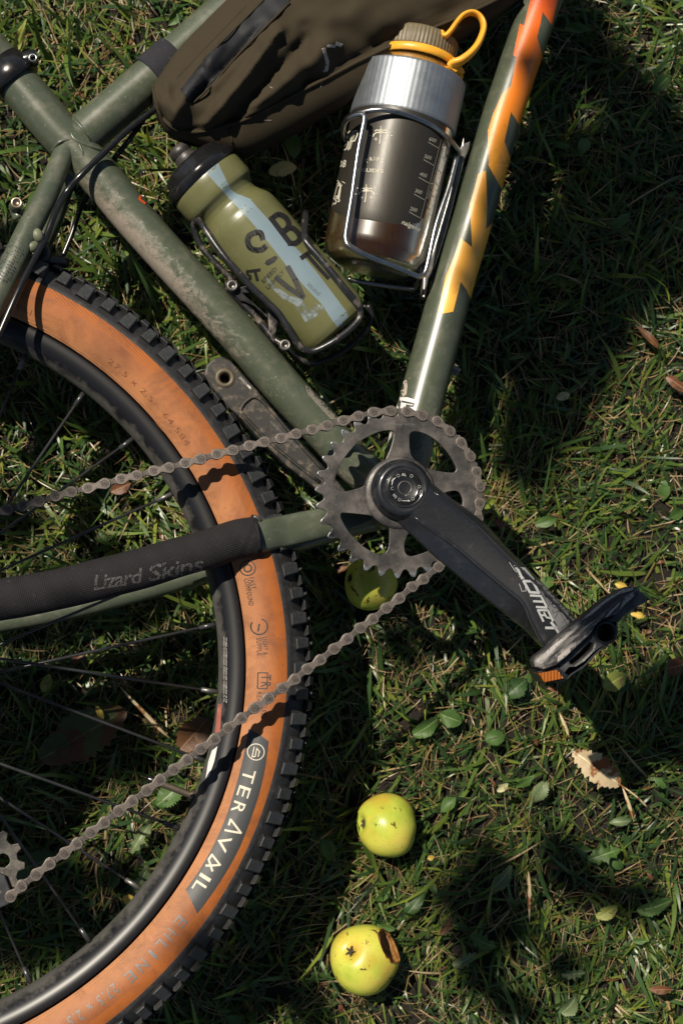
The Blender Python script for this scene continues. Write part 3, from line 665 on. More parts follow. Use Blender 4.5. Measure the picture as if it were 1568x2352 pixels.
# chain
pins = ZC([(-190, 1146), (-115, 1127), (-39, 1108), (36, 1088), (107, 1070), (183, 1050), (257, 1026), (332, 1006), (405, 989), (483, 968), (556, 947), (631, 931), (705, 910), (778, 895), (850, 875), (924, 855), (995, 833), (1071, 815), (1143, 795), (1215, 777), (1288, 760), (1360, 740)])
pins += Z7([(85, 365), (205, 333), (323, 297), (443, 262), (553, 232), (690, 222), (808, 227), (930, 257), (1042, 300), (1140, 378), (1222, 463), (1295, 570), (1340, 685), (1368, 802), (1365, 925), (1352, 1045)])
P3 = [L(x, y, .0495) for x, y in pins]
a_ = math.atan2(P3[-1].y - c_top.y, P3[-1].x - c_top.x); low0 = L(*Z7([(1050, 1415)])[0], .0495); a1_ = math.atan2(low0.y - c_top.y, low0.x - c_top.x)
nh = max(1, round((a_ - a1_) / (2 * math.pi / 32)))
for k in range(1, nh): P3.append(Vector((c_top.x + .0648 * math.cos(a_ + (a1_ - a_) * k / nh), c_top.y + .0648 * math.sin(a_ + (a1_ - a_) * k / nh), .0495)))
low = ZD([(575, 805), (530, 835), (483, 878), (432, 917), (382, 957), (332, 993), (285, 1033), (232, 1073), (182, 1113), (130, 1150), (85, 1187), (35, 1223)]) + ZF([(1235, 8), (1170, 55), (1110, 100), (1048, 147), (988, 196), (922, 243), (862, 291), (798, 338), (738, 383), (674, 434), (611, 480), (546, 528), (483, 578), (418, 627), (357, 675), (297, 722), (232, 768), (167, 820), (102, 870), (50, 920)])
P3.append(low0); P3 += [L(x, y, .0495 + .004 * max(0, k - 8) / 20) for k, (x, y) in enumerate(low)]
chain = link('chain', None, bike); SPACE['chain'] = Matrix.Identity(4)
def fig8(r, waist, L2=.00635, n=10):
    o = []
    for k in range(n + 1): a = -math.pi * .62 + math.pi * 1.24 * k / n; o.append((L2 + r * math.cos(a), r * math.sin(a)))
    o.append((0, waist))
    for k in range(n + 1): a = math.pi * .38 + math.pi * 1.24 * k / n; o.append((-L2 + r * math.cos(a), r * math.sin(a)))
    o.append((0, -waist)); return o
def link_mesh(outer):
    r, w = (.0043, .0021) if outer else (.0036, .0019); zt = .0029 if outer else .0019
    parts = [plate(fig8(r, w), [], zt - .0011, zt, .0003), plate(fig8(r, w), [], -zt, -zt + .0011, .0003)]; mi = [0] * sum(len(p[1]) for p in parts)
    for s in (-1, 1):
        c = Vector((s * .00635, 0, 0))
        if outer:
            parts.append(lathe(c - Vector((0, 0, .0034)), Vector((0, 0, 1)), [(0, .0015), (.0062, .0015), (.0068, .0013), (.0068, .0007), (.0064, .0005)], 12, Vector((1, 0, 0)))); mi += [1] * len(parts[-1][1])
            parts.append(lathe(c + Vector((0, 0, .0027)), Vector((0, 0, 1)), [(0, .0029), (.0005, .0027), (.0005, .0020), (.0001, .0017)], 14, Vector((1, 0, 0)))); mi += [1] * len(parts[-1][1])
        else: parts.append(lathe(c - Vector((0, 0, .0011)), Vector((0, 0, 1)), [(0, .0037), (.0022, .0037)], 14, Vector((1, 0, 0)))); mi += [1] * len(parts[-1][1])
    v, f = join(*parts); me = mesh('chain_link', v, f, [CHN if outer else CHN2, CHN2 if outer else CHN], False, mi)
    return me
LM = [link_mesh(True), link_mesh(False)]
# outer links: index parity fixed from the photograph
iout = len(ZC([(0, 0)] * 22)) + 4                            # pin (856,948) starts an outer link
for i in range(len(P3) - 1):
    a, b = P3[i], P3[i + 1]; outer = (i - iout) % 2 == 0
    if i >= len(pins) + nh - 1: outer = (len(P3) - 4 - i) % 2 == 0
    o = link('chain_link', LM[0 if outer else 1], chain); m = (a + b) / 2; d = b - a
    sx = max(.9, min(1.1, d.length / .0127))
    o.matrix_local = Matrix.Translation(m) @ Matrix.Rotation(math.atan2(d.y, d.x), 4, 'Z') @ Matrix.Diagonal((sx, 1, 1, 1))
# derailleur pieces and cassette at the left edge
dr = link('derailleur', None, bike); SPACE['derailleur'] = Matrix.Identity(4)
dc = L(-34, 1990, .046); pts = []
for i in range(12):
    for f_, r_ in ((-.5, .027), (-.3, .0275), (-.14, .0325), (.14, .0325), (.3, .0275)):
        a = 2 * math.pi * (i + f_) / 12; r_ *= .9; pts.append((r_ * math.cos(a), r_ * math.sin(a)))
hls = [[(.0135 * math.cos(a) + .0055 * math.cos(b), .0135 * math.sin(a) + .0055 * math.sin(b)) for b in np.linspace(0, 5.8, 9)] for a in (0.3, 2.4, 4.5)]
put('pulley_wheel', plate(pts, hls, .044, .047, .0004, Vector((dc.x, dc.y, 0))), simple('worn_pulley_metal', (.09, .085, .08), .5, .6, .4, 100, .3, 700, dirt=.5, ds=130, dthr=.5), dr, smooth=False)
cg = [L(x, y, .05) for x, y in ((-80, 2000), (-20, 1998), (12, 2010), (26, 2045), (22, 2075), (0, 2085), (-80, 2080))]
ch_ = [L(x, y, .05) for x, y in ((-5, 2030), (2, 2045), (-6, 2062), (-20, 2060), (-22, 2040))]
put('derailleur_cage', plate([(p.x, p.y) for p in cg], [[(p.x, p.y) for p in ch_]], .048, .052, .0008), simple('grey_cage_metal', (.07, .07, .075), .4, .6), dr, smooth=False)
cst = put('cassette', join(*[lathe(WC + Vector((0, 0, .034 + k * .004)), Vector((0, 0, 1)), [(0, .02), (0, .085 - k * .011), (.002, .085 - k * .011), (.002, .02)], 40, Vector((1, 0, 0))) for k in range(6)]), STEEL2, wheel)
# left crank arm, seen from inside below the seat tube
lo_px = Z3([(225, 108), (300, 140), (345, 200), (470, 335), (700, 625), (960, 905), (1060, 1010), (1180, 1160), (1120, 1210), (1000, 1130), (900, 1060), (700, 905), (600, 810), (480, 690), (370, 565), (270, 475), (130, 305), (92, 240), (110, 170), (165, 120)])
lp = [L(x, y, -.055) for x, y in lo_px]; hc = L(517, 868, -.055); hr = .0062
vf = plate([(p.x, p.y) for p in lp], [[(hc.x + hr * math.cos(t), hc.y + hr * math.sin(t)) for t in np.linspace(0, 2 * math.pi, 21)[:-1]]], -.070, -.055, .0018)
lcr = put('left_crank_arm', vf, CRKD, bike, smooth=False, key='lcrank')
put('pedal_thread', lathe(Vector((hc.x, hc.y, -.062)), Vector((0, 0, 1)), [(-.006, .0042), (.0075, .0045), (.0082, .0055), (.0082, .0078), (.007, .0088)], 30, Vector((1, 0, 0)), None, True), simple('dirty_brass', (.11, .09, .065), .55, .5), lcr)
def rail(pts, w=.0016, h=.0022): return tube([L(x, y, -.0545) for x, y in Z3(pts)], w, 8, 4, flat=.9)
put('inner_rib', rail([(350, 500), (385, 440), (460, 400), (560, 480), (780, 740), (960, 940)]), CRKD, lcr)
put('inner_rib', rail([(350, 500), (420, 580), (560, 720), (740, 870), (920, 1010)]), CRKD, lcr)
decal('printed_lettering', merge2(text_px('CKM-7159', *Z3([(342, 262)])[0], -47, 5.2, length=30), poly(Z3([(402, 318), (412, 312), (432, 335), (420, 342)]))), 'lcrank', WINK, lcr, g=20)
decal('printed_lettering', text_px('ompraM 017', *Z3([(560, 575)])[0], -45, 6.5, length=90), 'lcrank', GINK2, lcr, g=30)
put('left_pedal_axle', lathe(Vector((hc.x, hc.y, -.115)), Vector((0, 0, 1)), [(0, .007), (.045, .007)], 16, Vector((1, 0, 0))), BLK, lcr)
# pedal
pm = N('scraped_pedal_plastic'); m1 = pm.n('ShaderNodeMapping'); m1.inputs['Rotation'].default_value = (0, 0, math.radians(-35)); pm.l(pm.coord(), m1.inputs[0]); pm.co = m1.outputs[0]
nn = pm.noise(70, 8, .72, .6, (.22, 1, 1)); a_s = pm.ramp(nn, [(.50, 0), (.58, 1)]); hi_ = pm.ramp(pm.noise(170, 6, .7, .6, (.4, 1, 1)), [(.42, 0), (.55, 1)])
pm.set('Base Color', pm.mix(pm.math('MULTIPLY', pm.math('MULTIPLY', hi_, a_s), .6), (.032, .031, .031), (.40, .37, .35))); pm.set('Roughness', .55); pm.bump(pm.noise(200, 6, .7, 0, (.4, 1, 1)), .5, .0012); PED = pm.m
pedal = link('pedal', None, bike); SPACE['pedal'] = Matrix.Identity(4)
body = [(165, 1060), (185, 1120), (270, 1150), (400, 1100), (500, 1020), (620, 900), (740, 790), (830, 660), (900, 610), (1020, 570), (1130, 470), (1220, 380), (1272, 310), (1240, 282), (1180, 278), (1080, 310), (920, 400), (800, 500), (690, 590), (500, 750), (300, 940), (200, 1010)]
bl = [L(x, y, .150) for x, y in Z1(body)]
vf = plate([(p.x, p.y) for p in bl], [], .132, .150, .0030)
cb_ = sum(bl, Vector()) / len(bl); in_ = [cb_ + (p - cb_) * .78 + Vector((.004, -.006, 0)) for p in bl]
put('inner_body', plate([(p.x, p.y) for p in in_], [], .088, .1325, .002), BLK, pedal, smooth=False)
pb = put('pedal_body', vf, PED, pedal, smooth=False, key='pedal')
put('body_ridge', tube([L(x, y, .1492) for x, y in Z1([(190, 1085), (420, 930), (640, 760), (860, 590), (1060, 420), (1235, 300)])], [.0010, .0022, .0022, .0020, .0012], 8, 5, flat=.7), PED, pedal)
scr = ink('bare_scraped_plastic', (.42, .38, .36), .6, .40, 330); scr2 = ink('fine_scrapes', (.30, .28, .27), .6, .42, 380)
decal('scrape', poly(Z1([(395, 1065), (400, 1010), (520, 920), (640, 830), (780, 700), (860, 610), (900, 560), (1000, 460), (1062, 415), (1040, 470), (960, 550), (870, 640), (760, 770), (640, 880), (520, 970), (450, 1030)])), 'pedal', scr, pedal, lift=.0004, g=12)
decal('scrape', poly(Z1([(180, 1060), (300, 945), (480, 790), (640, 670), (560, 760), (400, 900), (270, 1040), (230, 1090)])), 'pedal', scr2, pedal, lift=.0005, g=12)
decal('scrape', poly(Z1([(640, 640), (800, 500), (930, 400), (1080, 315), (1200, 285), (1180, 320), (1040, 360), (900, 450), (760, 570)])), 'pedal', scr2, pedal, lift=.0005, g=12)
decal('scrape', poly(Z1([(1100, 380), (1240, 300), (1230, 350), (1120, 440), (1040, 520)])), 'pedal', scr2, pedal, lift=.0005, g=12)
fr = [(330, 1275), (480, 1275), (560, 1205), (690, 1120), (790, 1010), (880, 930), (1000, 850), (1040, 760), (1035, 660), (1100, 590), (1240, 490), (1335, 440), (1345, 400), (1300, 340), (1240, 330), (1100, 460), (960, 590), (820, 640), (740, 780), (600, 900), (400, 1080), (430, 1180)]
fl = [L(x, y, .142) for x, y in Z1(fr)]; ho = [L(x, y, .142) for x, y in Z1([(530, 1060), (620, 980), (740, 860), (775, 880), (760, 940), (660, 1040), (580, 1090), (540, 1090)])]
hcx = L(*z1(900, 760), .142); ha = [(hcx.x + .0062 * math.cos(t), hcx.y + .0066 * math.sin(t)) for t in np.linspace(0, 2 * math.pi, 25)[:-1]]
put('pedal_cage', plate([(p.x, p.y) for p in fl], [[(p.x, p.y) for p in ho], ha], .118, .142, .0018), simple('grey_pedal_plastic', (.04, .041, .044), .42, 0, .3, 90, .3, 700, dirt=.5, ds=90, dthr=.55, dcol=(.16, .15, .14)), pedal, smooth=False)
put('axle_ring', lathe(Vector((hcx.x, hcx.y, .120)), Vector((0, 0, 1)), [(0, .0062), (.021, .0064), (.0235, .0074), (.0232, .0086), (.018, .0094)], 30, Vector((1, 0, 0)), None, True), BLK, pedal)
put('axle_cap', lathe(Vector((hcx.x, hcx.y, .10)), Vector((0, 0, 1)), [(0, .006), (.030, .006), (.0302, .0056), (.0285, .0050), (.0255, .0048), (.0255, .0005)], 24, Vector((1, 0, 0))), BLK, pedal, smooth=False)
put('pedal_axle', lathe(L(1322, 1468, .07), Vector((hcx.x, hcx.y, .11)) - L(1322, 1468, .07), [(0, .007), (.03, .007)], 16), STEEL2, pedal)
am = N('amber_reflector'); am.set('Base Color', am.mix(am.noise(300), (.22, .06, .006), (.38, .11, .012))); am.set('Roughness', .25); ww = am.n('ShaderNodeTexWave'); ww.inputs['Scale'].default_value = 130; am.l(am.coord(), ww.inputs['Vector']); am.bump(ww.outputs['Fac'], .8, .0008)
rf = [L(x, y, .146) for x, y in Z1([(206, 1185), (400, 1150), (465, 1240), (265, 1280)])]
put('reflector', plate([(p.x, p.y) for p in rf], [], .132, .146, .0006), am.m, pedal, smooth=False)
rf = [L(x, y, .1445) for x, y in Z1([(190, 1165), (400, 1105), (520, 1210), (480, 1262), (300, 1290), (255, 1285)])]
put('reflector_housing', plate([(p.x, p.y) for p in rf], [], .118, .1435, .001), BLK, pedal, smooth=False)
# ---- painted flashes on the down tube: follow the tube past its visible side
fade = N('orange_fade_paint'); sx = fade.n('ShaderNodeSeparateXYZ'); fade.l(fade.coord(), sx.inputs[0])
y0, y1 = L(1060, 640, 0).y, L(1250, 20, 0).y
t_ = fade.n('ShaderNodeMapRange'); t_.inputs[1].default_value = y0; t_.inputs[2].default_value = y1; fade.l(sx.outputs[1], t_.inputs[0])
fc_ = fade.ramp(t_.outputs[0], [(0, (.82, .40, .06)), (.42, (.80, .33, .03)), (.62, (.74, .20, .012)), (.8, (.68, .15, .01)), (1, (.60, .085, .01))])
dd = fade.math('MULTIPLY', fade.ramp(fade.noise(55, 9, .74, .4), [(.56, 0), (.72, 1)]), .7)
fade.set('Base Color', fade.mix(dd, fc_, (.09, .05, .025))); fade.set('Roughness', .38); fade.set('Coat Weight', .2); fade.set('Coat Roughness', .3); FADEM = fade.m
up_o = [(1075, -60), (1052, 10), (1025, 120), (1007, 108), (975, 255), (990, 264), (965, 395), (925, 432), (885, 520), (860, 600), (862, 760), (900, 830), (922, 868), (944, 820), (958, 760), (961, 722), (935, 650), (948, 590), (965, 515), (985, 545), (1012, 592), (1042, 520), (1074, 400), (1110, 260), (1085, 172), (1100, 110), (1110, 55), (1135, 90), (1152, 118), (1172, 30), (1195, -60)]
lo_o = [(815, 800), (850, 783), (853, 860), (856, 950), (850, 1052), (890, 1015), (880, 1080), (856, 1170), (820, 1290), (784, 1385), (760, 1330), (735, 1295), (718, 1360), (700, 1432), (655, 1440), (625, 1457), (645, 1370), (665, 1270), (705, 1180), (735, 1093), (787, 1137), (782, 1040), (776, 940), (797, 870)]
ob = decal('painted_flash', poly(ZB(up_o)), 'down_tube', FADEM, frame, g=2)
ob = decal('painted_flash', poly(ZB(lo_o)), 'down_tube', FADEM, frame, g=2)
decal('frame_sticker', poly(Z7([(733, 112), (820, 116), (907, 142), (882, 217), (800, 200), (712, 200), (722, 150)])), 'down_tube', STW, frame, g=6)
decal('frame_sticker', merge2(stroke(Z7([(780, 148), (865, 165), (858, 185), (812, 176)]), 4), stroke(Z7([(740, 150), (765, 145), (757, 195)]), 3.2)), 'down_tube', INKP, frame, lift=.0004, g=8)
decal('frame_sticker', poly(Z7([(650, 368), (705, 372), (690, 420), (600, 580), (625, 480)])), 'down_tube', STW, frame, g=8)
decal('mud_patch', poly(Z3([(1525, 285), (1545, 275), (1552, 320), (1545, 380), (1520, 400), (1505, 360), (1510, 310)])), 'down_tube', ink('dry_mud', (.42, .36, .31), .9, 0), frame, g=8)
decal('tube_guard', poly(Z3([(818, 320), (850, 310), (870, 340), (960, 440), (1055, 540), (1050, 560), (1000, 560), (900, 450), (830, 370)])), 'seat_tube', ink('dusty_guard_film', (.2, .18, .15), .8, .25, 60), frame, g=8)
decal('frame_sticker', poly(ZA([(632, 868), (650, 880), (700, 945), (722, 975), (700, 972), (650, 920)])), 'seat_tube', INKP, frame, g=6)
decal('frame_sticker', merge2(stroke(ZA([(645, 900), (640, 915), (665, 935)]), 5)), 'seat_tube', ink('red_flame', (.62, .09, .02), .5, 0), frame, lift=.0004, g=6)
decal('frame_sticker', merge2(stroke(ZA([(660, 895), (690, 930), (718, 975)]), 2.2), stroke(ZA([(700, 962), (722, 976)]), 3)), 'seat_tube', ink('yellow_flame', (.75, .36, .03), .5, 0), frame, lift=.0004, g=6)
decal('printed_lettering', merge2(text_px('Lizard', 213, 1356, 9, 34, .78, .25, .012, .9, length=112), text_px('Skins', 340, 1336, 11, 36, .78, .25, .012, .9, length=130)), 'sleeve', FADE, slv, g=10)
# ------------------------------------------------------------------ bottle cages (bolted to the frame)
cage = link('bottle_cage', None, bike); SPACE['bottle_cage'] = Matrix.Identity(4); cage['label'] = 'black wire cage with dried mud on the seat tube'
CGM = simple('muddy_black_wire', (.014, .014, .016), .32, 0, .3, 90, .2, 800, dirt=.75, ds=75, dthr=.58, dcol=(.24, .2, .165))
w1 = [(450, 506), (458, 508), (470, 524), (495, 562), (522, 597), (550, 628), (576, 658), (610, 690), (642, 722), (665, 760), (686, 793), (702, 804), (724, 805), (768, 783), (808, 752), (826, 728), (827, 712), (818, 694), (790, 660), (762, 625), (735, 592), (708, 562), (700, 548), (699, 530), (702, 488)]
put('cage_wire', tube(Lp(w1, [.012, .018, .024, .028, .030, .030, .029, .028, .028, .027, .025, .024, .024, .028, .028, .028, .030, .034, .037, .037, .036, .034, .032, .026, .010]), .0027, 14, 5), CGM, cage)
w2 = [(450, 506), (446, 514), (448, 532), (462, 565), (480, 588), (498, 607), (520, 630), (537, 648)]
put('cage_wire', tube(Lp(w2, [.012, .006, .002, 0, 0, 0, 0, 0]), .0027, 12, 5), CGM, cage)
w3 = [(537, 648), (560, 680), (580, 710), (600, 742), (630, 778), (660, 800), (677, 820), (705, 832), (730, 834), (780, 812), (830, 770), (852, 730), (845, 700)]
put('cage_wire', tube(Lp(w3, [0, 0, -.002, -.004, -.006, -.008, -.014, -.02, -.024, -.026, -.026, -.024, -.02]), .0027, 12, 5), CGM, cage)
pl = [L(x, y, .006) for x, y in Z2([(360, 700), (400, 680), (450, 690), (480, 740), (580, 720), (640, 780), (790, 930), (760, 1030), (740, 1150), (700, 1080), (690, 980), (600, 900), (560, 860), (480, 850), (420, 790), (370, 750)])]
pk = put('cage_plate', plate([(p.x, p.y) for p in pl], [[(L(x, y, .006).x, L(x, y, .006).y) for x, y in Z2([(500, 790), (580, 790), (680, 900), (690, 960), (610, 890)])]], -.004, .010, .001), CGM, cage, smooth=False)
for x, y in ((420, 720), (825, 1175)):
    bolt('cage_bolt', *Z2([(x, y)])[0], .016, .0045, cage, .008, STEEL2)
put('cage_strut', tube(Lp(Z2([(380, 730), (470, 830), (540, 900), (640, 1010), (740, 1130), (830, 1185)]), [.008, .004, .004, .004, .006, .01]), .0028, 10, 4), CGM, cage)
cage2 = link('bottle_cage', None, bike); SPACE[cage2.name] = Matrix.Identity(4); cage2['label'] = 'shiny steel wire cage on the down tube'
w = [(1049, 357), (1030, 430), (1002, 513), (985, 590), (977, 622), (968, 634), (955, 633), (900, 610), (846, 589), (803, 566), (794, 550), (795, 530), (808, 450), (822, 350), (836, 278), (834, 266), (826, 263), (806, 268), (793, 280), (788, 298), (790, 320)]
put('cage_wire', tube(Lp(w, [.010, .014, .017, .018, .018, .019, .023, .032, .041, .043, .042, .042, .0435, .0445, .045, .044, .042, .036, .028, .018, .005]), .0023, 14, 5), STEEL, cage2)
w = [(788, 288), (800, 270), (830, 258), (872, 252), (925, 261), (985, 285), (1025, 315), (1050, 342), (1052, 356)]
put('cage_wire', tube(Lp(w, [.018, .030, .040, .0462, .0465, .042, .030, .014, .008]), .0021, 14, 5), STEEL, cage2)
w = [(800, 640), (815, 645), (870, 654), (940, 663), (955, 658), (962, 640), (972, 600)]
put('cage_wire', tube(Lp(w, [-.02, -.02, -.02, -.02, -.018, -.01, 0]), .0021, 12, 5), STEEL, cage2)
pl = [L(x, y, .004) for x, y in Z5([(1440, 350), (1450, 420), (1500, 400), (1490, 470), (1450, 560), (1400, 760), (1300, 1160), (1200, 1480), (1130, 1620), (1100, 1790), (1078, 1780), (1085, 1600), (1140, 1450), (1260, 1050), (1380, 640), (1390, 480), (1420, 440)])]
put('cage_plate', plate([(p.x, p.y) for p in pl], [], -.008, .004, .0012), STEEL2, cage2, smooth=False)
# ------------------------------------------------------------------ squeeze bottle
def thing_at(name, base, label, cat, group=None):
    o = link(name, None); m = BIKE @ Matrix.Translation(base); o.matrix_world = m; SPACE[o.name] = Matrix.Translation(-base); return tag(o, label, cat, group)
b0, b1 = L(470, 412, .004), L(772, 754, .000); axb = (b1 - b0).normalized(); LB = (b1 - b0).length
bot = thing_at('squeeze_bottle', b1, 'scuffed olive green squeeze bottle with black cap held in the muddy black cage', 'bottle')
om = N('olive_translucent_plastic'); c = om.mix(om.noise(18, 4), (.10, .102, .040), (.14, .138, .060)); sc = om.math('MULTIPLY', om.ramp(om.noise(60, 9, .75), [(.56, 0), (.7, 1)]), .35)
om.set('Base Color', om.mix(sc, c, (.17, .17, .11))); om.set('Roughness', .36); om.set('Subsurface Weight', .2); om.set('Subsurface Radius', (.01, .01, .004)); om.set('Coat Weight', .15); om.set('Coat Roughness', .2); om.bump(om.noise(900, 3), .12, .0005)
pr = [(0, .030), (.001, .0318), (.003, .0324), (.017, .0326), (.020, .0318), (.0235, .0285), (.027, .0268), (.031, .0268), (.036, .0290), (.041, .0318), (.046, .0330), (.06, .0333), (.11, .0330), (LB - .012, .0326), (LB - .004, .0318), (LB + .001, .0295), (LB + .003, .025)]
pr2 = []
for i in range(len(pr) - 1):
    for k in range(3): t = k / 3; pr2.append((pr[i][0] + (pr[i + 1][0] - pr[i][0]) * t, pr[i][1] + (pr[i + 1][1] - pr[i][1]) * t))
pr2.append(pr[-1])
bb = put('bottle_body', lathe(b0, axb, pr2, 64), om.m, bot, key='bottle')
def capmod(i, j, th): return 1 + (.045 if (3 <= i <= 6 and (j // 4) % 3 == 0) else 0)
cp_ = put('cap', lathe(b0 - axb * .0195, axb, [(0, .0125), (.0006, .0215), (.002, .0245), (.004, .0262), (.0095, .0275), (.012, .0312), (.0145, .0328), (.0195, .0332), (.021, .0322)], 60, mod=capmod), BLKG, bot)
put('nozzle', lathe(b0 - axb * .0345, axb, [(0, .006), (.001, .0085), (.004, .0092), (.007, .0098), (.008, .0088), (.0095, .0088), (.0105, .0102), (.012, .0095), (.013, .0112), (.016, .0125)], 36), simple('grey_black_nozzle', (.025, .023, .023), .45, 0, .3, 200, dirt=.4, ds=150, dthr=.52, dcol=(.1, .085, .08)), cp_)
stp = N('blue_white_window'); cc_ = stp.mix(stp.noise(30, 5, .6), (.13, .18, .215), (.2, .265, .30)); stp.set('Base Color', cc_); stp.set('Roughness', .4); stp.set('Subsurface Weight', .2); stp.set('Subsurface Radius', (.01, .01, .01))
decal('clear_stripe', poly([(472, 396), (501, 375)] + Z2([(410, -10), (455, 20), (560, 60), (580, 90), (760, 290), (950, 480), (1080, 640), (1200, 800), (1290, 920), (1312, 985), (1300, 1010), (1240, 1052), (1215, 1030), (1170, 970), (1100, 862), (980, 740), (850, 590), (700, 400), (560, 230), (470, 135), (390, 50), (330, -20)])), 'bottle', stp.m, bb, lift=.0001, g=7)
scf = ink('white_scuff', (.2, .235, .24), .7, .5, 60)
decal('scuff', poly(Z2([(660, 640), (740, 720), (860, 800), (1000, 830), (1130, 890), (1060, 960), (980, 1005), (900, 870), (800, 820), (720, 740)])), 'bottle', scf, bb, lift=.0002, g=8)
BI = ink('worn_black_marker', (.012, .012, .012), .55, .08, 140); BI2 = ink('rubbed_black_print', (.03, .03, .03), .6, .38, 160)
decal('printed_letters', merge2(stroke([tuple(p[:2]) for p in smooth_path([(x, y, 0) for x, y in Z2([(650, 362), (635, 322), (595, 318), (552, 340), (538, 382), (556, 430), (600, 450), (645, 446), (672, 425)])], 5)], 12.5)), 'bottle', BI, bb, lift=.0003, g=6)
decal('printed_letters', merge2(stroke(Z2([(720, 215), (860, 400)]), 12), stroke([tuple(p[:2]) for p in smooth_path([(x, y, 0) for x, y in Z2([(715, 215), (770, 180), (825, 205), (850, 255), (825, 300), (795, 325)])], 5)], 12), stroke([tuple(p[:2]) for p in smooth_path([(x, y, 0) for x, y in Z2([(820, 300), (870, 282), (915, 315), (935, 360), (905, 398), (855, 400)])], 5)], 12)), 'bottle', BI, bb, lift=.0003, g=6)
decal('printed_letters', merge2(poly(Z2([(668, 555), (680, 530), (750, 492), (768, 510), (740, 545), (690, 570)])), stroke(Z2([(560, 612), (628, 602)]), 7), stroke(Z2([(592, 607), (612, 680)]), 7), stroke(Z2([(550, 612), (535, 612), (536, 635), (556, 648), (558, 668), (545, 672)]), 6)), 'bottle', BI, bb, lift=.0003, g=6)
decal('printed_letters', merge2(stroke(Z2([(845, 585), (900, 680), (955, 800)]), 13), stroke(Z2([(760, 665), (850, 740), (960, 810)]), 12)), 'bottle', BI2, bb, lift=.0003, g=6)
decal('printed_letters', merge2(stroke(Z2([(950, 510), (1000, 475)]), 11), stroke(Z2([(985, 480), (1080, 590), (1150, 665)]), 9)), 'bottle', BI, bb, lift=.0003, g=6)
decal('printed_letters', merge2(text_px('SPEED', *Z2([(658, 708)])[0], 46, 9, .95, 0, .01, length=46), text_px('LIGHTLY', *Z2([(692, 755)])[0], 46, 9, .95, 0, .01, length=56)), 'bottle', BI2, bb, lift=.0003, g=8)
decal('printed_letters', text_px('purist', *Z2([(1092, 790)])[0], 133, 11, .95, 0, 0, length=38), 'bottle', ink('grey_brand_ink', (.09, .12, .14), .5, .2, 500), bb, lift=.0003, g=8)
# ------------------------------------------------------------------ wide-mouth bottle
n0, n1 = L(949, 172, .002), L(853, 612, -.006); axn = (n1 - n0).normalized(); LN = (n1 - n0).length
wb = thing_at('wide_mouth_bottle', n1, 'smoky brown bottle with silver band and yellow strap held in the steel cage', 'bottle')
gm = N('smoky_reflection_plastic'); sc = gm.ramp(gm.noise(14, 3, .6), [(.4, 0), (.75, 1)])
streak = gm.noise(30, 9, .8, 0, (14, 2.4, 6)); mp = gm.math('MULTIPLY', gm.ramp(streak, [(.55, 0), (.75, 1)]), .12)
gm.set('Base Color', gm.mix(mp, (.030, .026, .021), (.10, .095, .085))); gm.set('Metallic', .35); gm.set('Roughness', gm.math('ADD', gm.math('MULTIPLY', gm.noise(200, 6, .7, 0, (1, .25, 1)),   .22), .36)); gm.set('Coat Weight', .15); gm.set('Coat Roughness', .3); gm.bump(gm.noise(400, 5, .7, 0, (1, .2, 1)), .1, .0006)
SM = gm.m  # dark grey tone holds the reflection of the bottle's interior
ag = N('amber_clear_plastic'); ag.set('Base Color', (.13, .045, .006)); ag.set('Roughness', ag.math('ADD', ag.math('MULTIPLY', ag.noise(60, 8, .8, 0, (6, 1.2, 3)), .35), .12)); ag.set('Transmission Weight', .85); ag.set('IOR', 1.45); ag.set('Specular IOR Level', .8); ag.set('Coat Weight', .6); ag.set('Coat Roughness', .33)
RB = .0432
body_pr = [(-.008, .031), (0, .0385), (.004, .0415), (.01, RB), (.06, RB), (LN - .03, RB), (LN - .012, RB - .0006), (LN - .003, RB - .005), (LN + .002, RB - .013), (LN + .003, .01)]
pp = []
for i in range(len(body_pr) - 1):
    for k in range(4): t = k / 4; pp.append((body_pr[i][0] + (body_pr[i + 1][0] - body_pr[i][0]) * t, body_pr[i][1] + (body_pr[i + 1][1] - body_pr[i][1]) * t))
pp.append(body_pr[-1])
put('bottle_shell', lathe(n0, axn, pp, 72), ag.m, wb, key='wb_out')
side = Vector((-axn.y, axn.x, 0)).normalized()
if side.x > 0: side = -side
ip = [(0, .030), (.010, .0424), (.05, .0425), (LN - .06, .0425), (LN - .045, .0424), (LN - .036, .0421), (LN - .029, .0414), (LN - .023, .0400), (LN - .018, .037), (LN - .014, .032), (LN - .0115, .022), (LN - .011, .006)]
inner = put('reflection_core', lathe(n0 + side * .0008 + Vector((0, 0, .0020)), axn, ip, 72), SM, wb, key='wb_in')  # added core standing in for the dark reflection inside the bottle
put('bottle_neck', lathe(n0 - axn * .016, axn, [(0, .0285), (.006, .0285), (.0065, .0305), (.008, .0305), (.009, .03), (.016, .036), (.018, .038)], 60), simple('dark_olive_neck', (.035, .026, .01), .25, 0, .2, 60, coat=.4), wb)
lid = put('lid', lathe(n0 - axn * .0335, axn, [(0, .02), (.0003, .028), (.0014, .0305), (.003, .0312), (.0165, .0318), (.0185, .0316), (.0186, .029)], 240, mod=lambda i, j, th: 1 + (.024 if (2 < i < 5 and j % 4 < 2) else 0)), simple('khaki_ribbed_lid', (.125, .098, .056), .5, 0, .2, 300), wb)
YM = simple('yellow_strap_plastic', (.72, .34, .028), .42, 0, .12, 60, .1, 800, dirt=.2, ds=120, dthr=.68, dcol=(.3, .14, .03))
rs = Vector((0, 0, 1)); ringp = []
sN = axn.cross(rs).normalized(); uN = sN.cross(axn)
for k in range(33):
    a = math.pi * 2 * k / 32; ringp.append(n0 - axn * (.0125 - .001 * math.cos(a)) + sN * (.0325 * math.cos(a)) + uN * (.0325 * math.sin(a)))
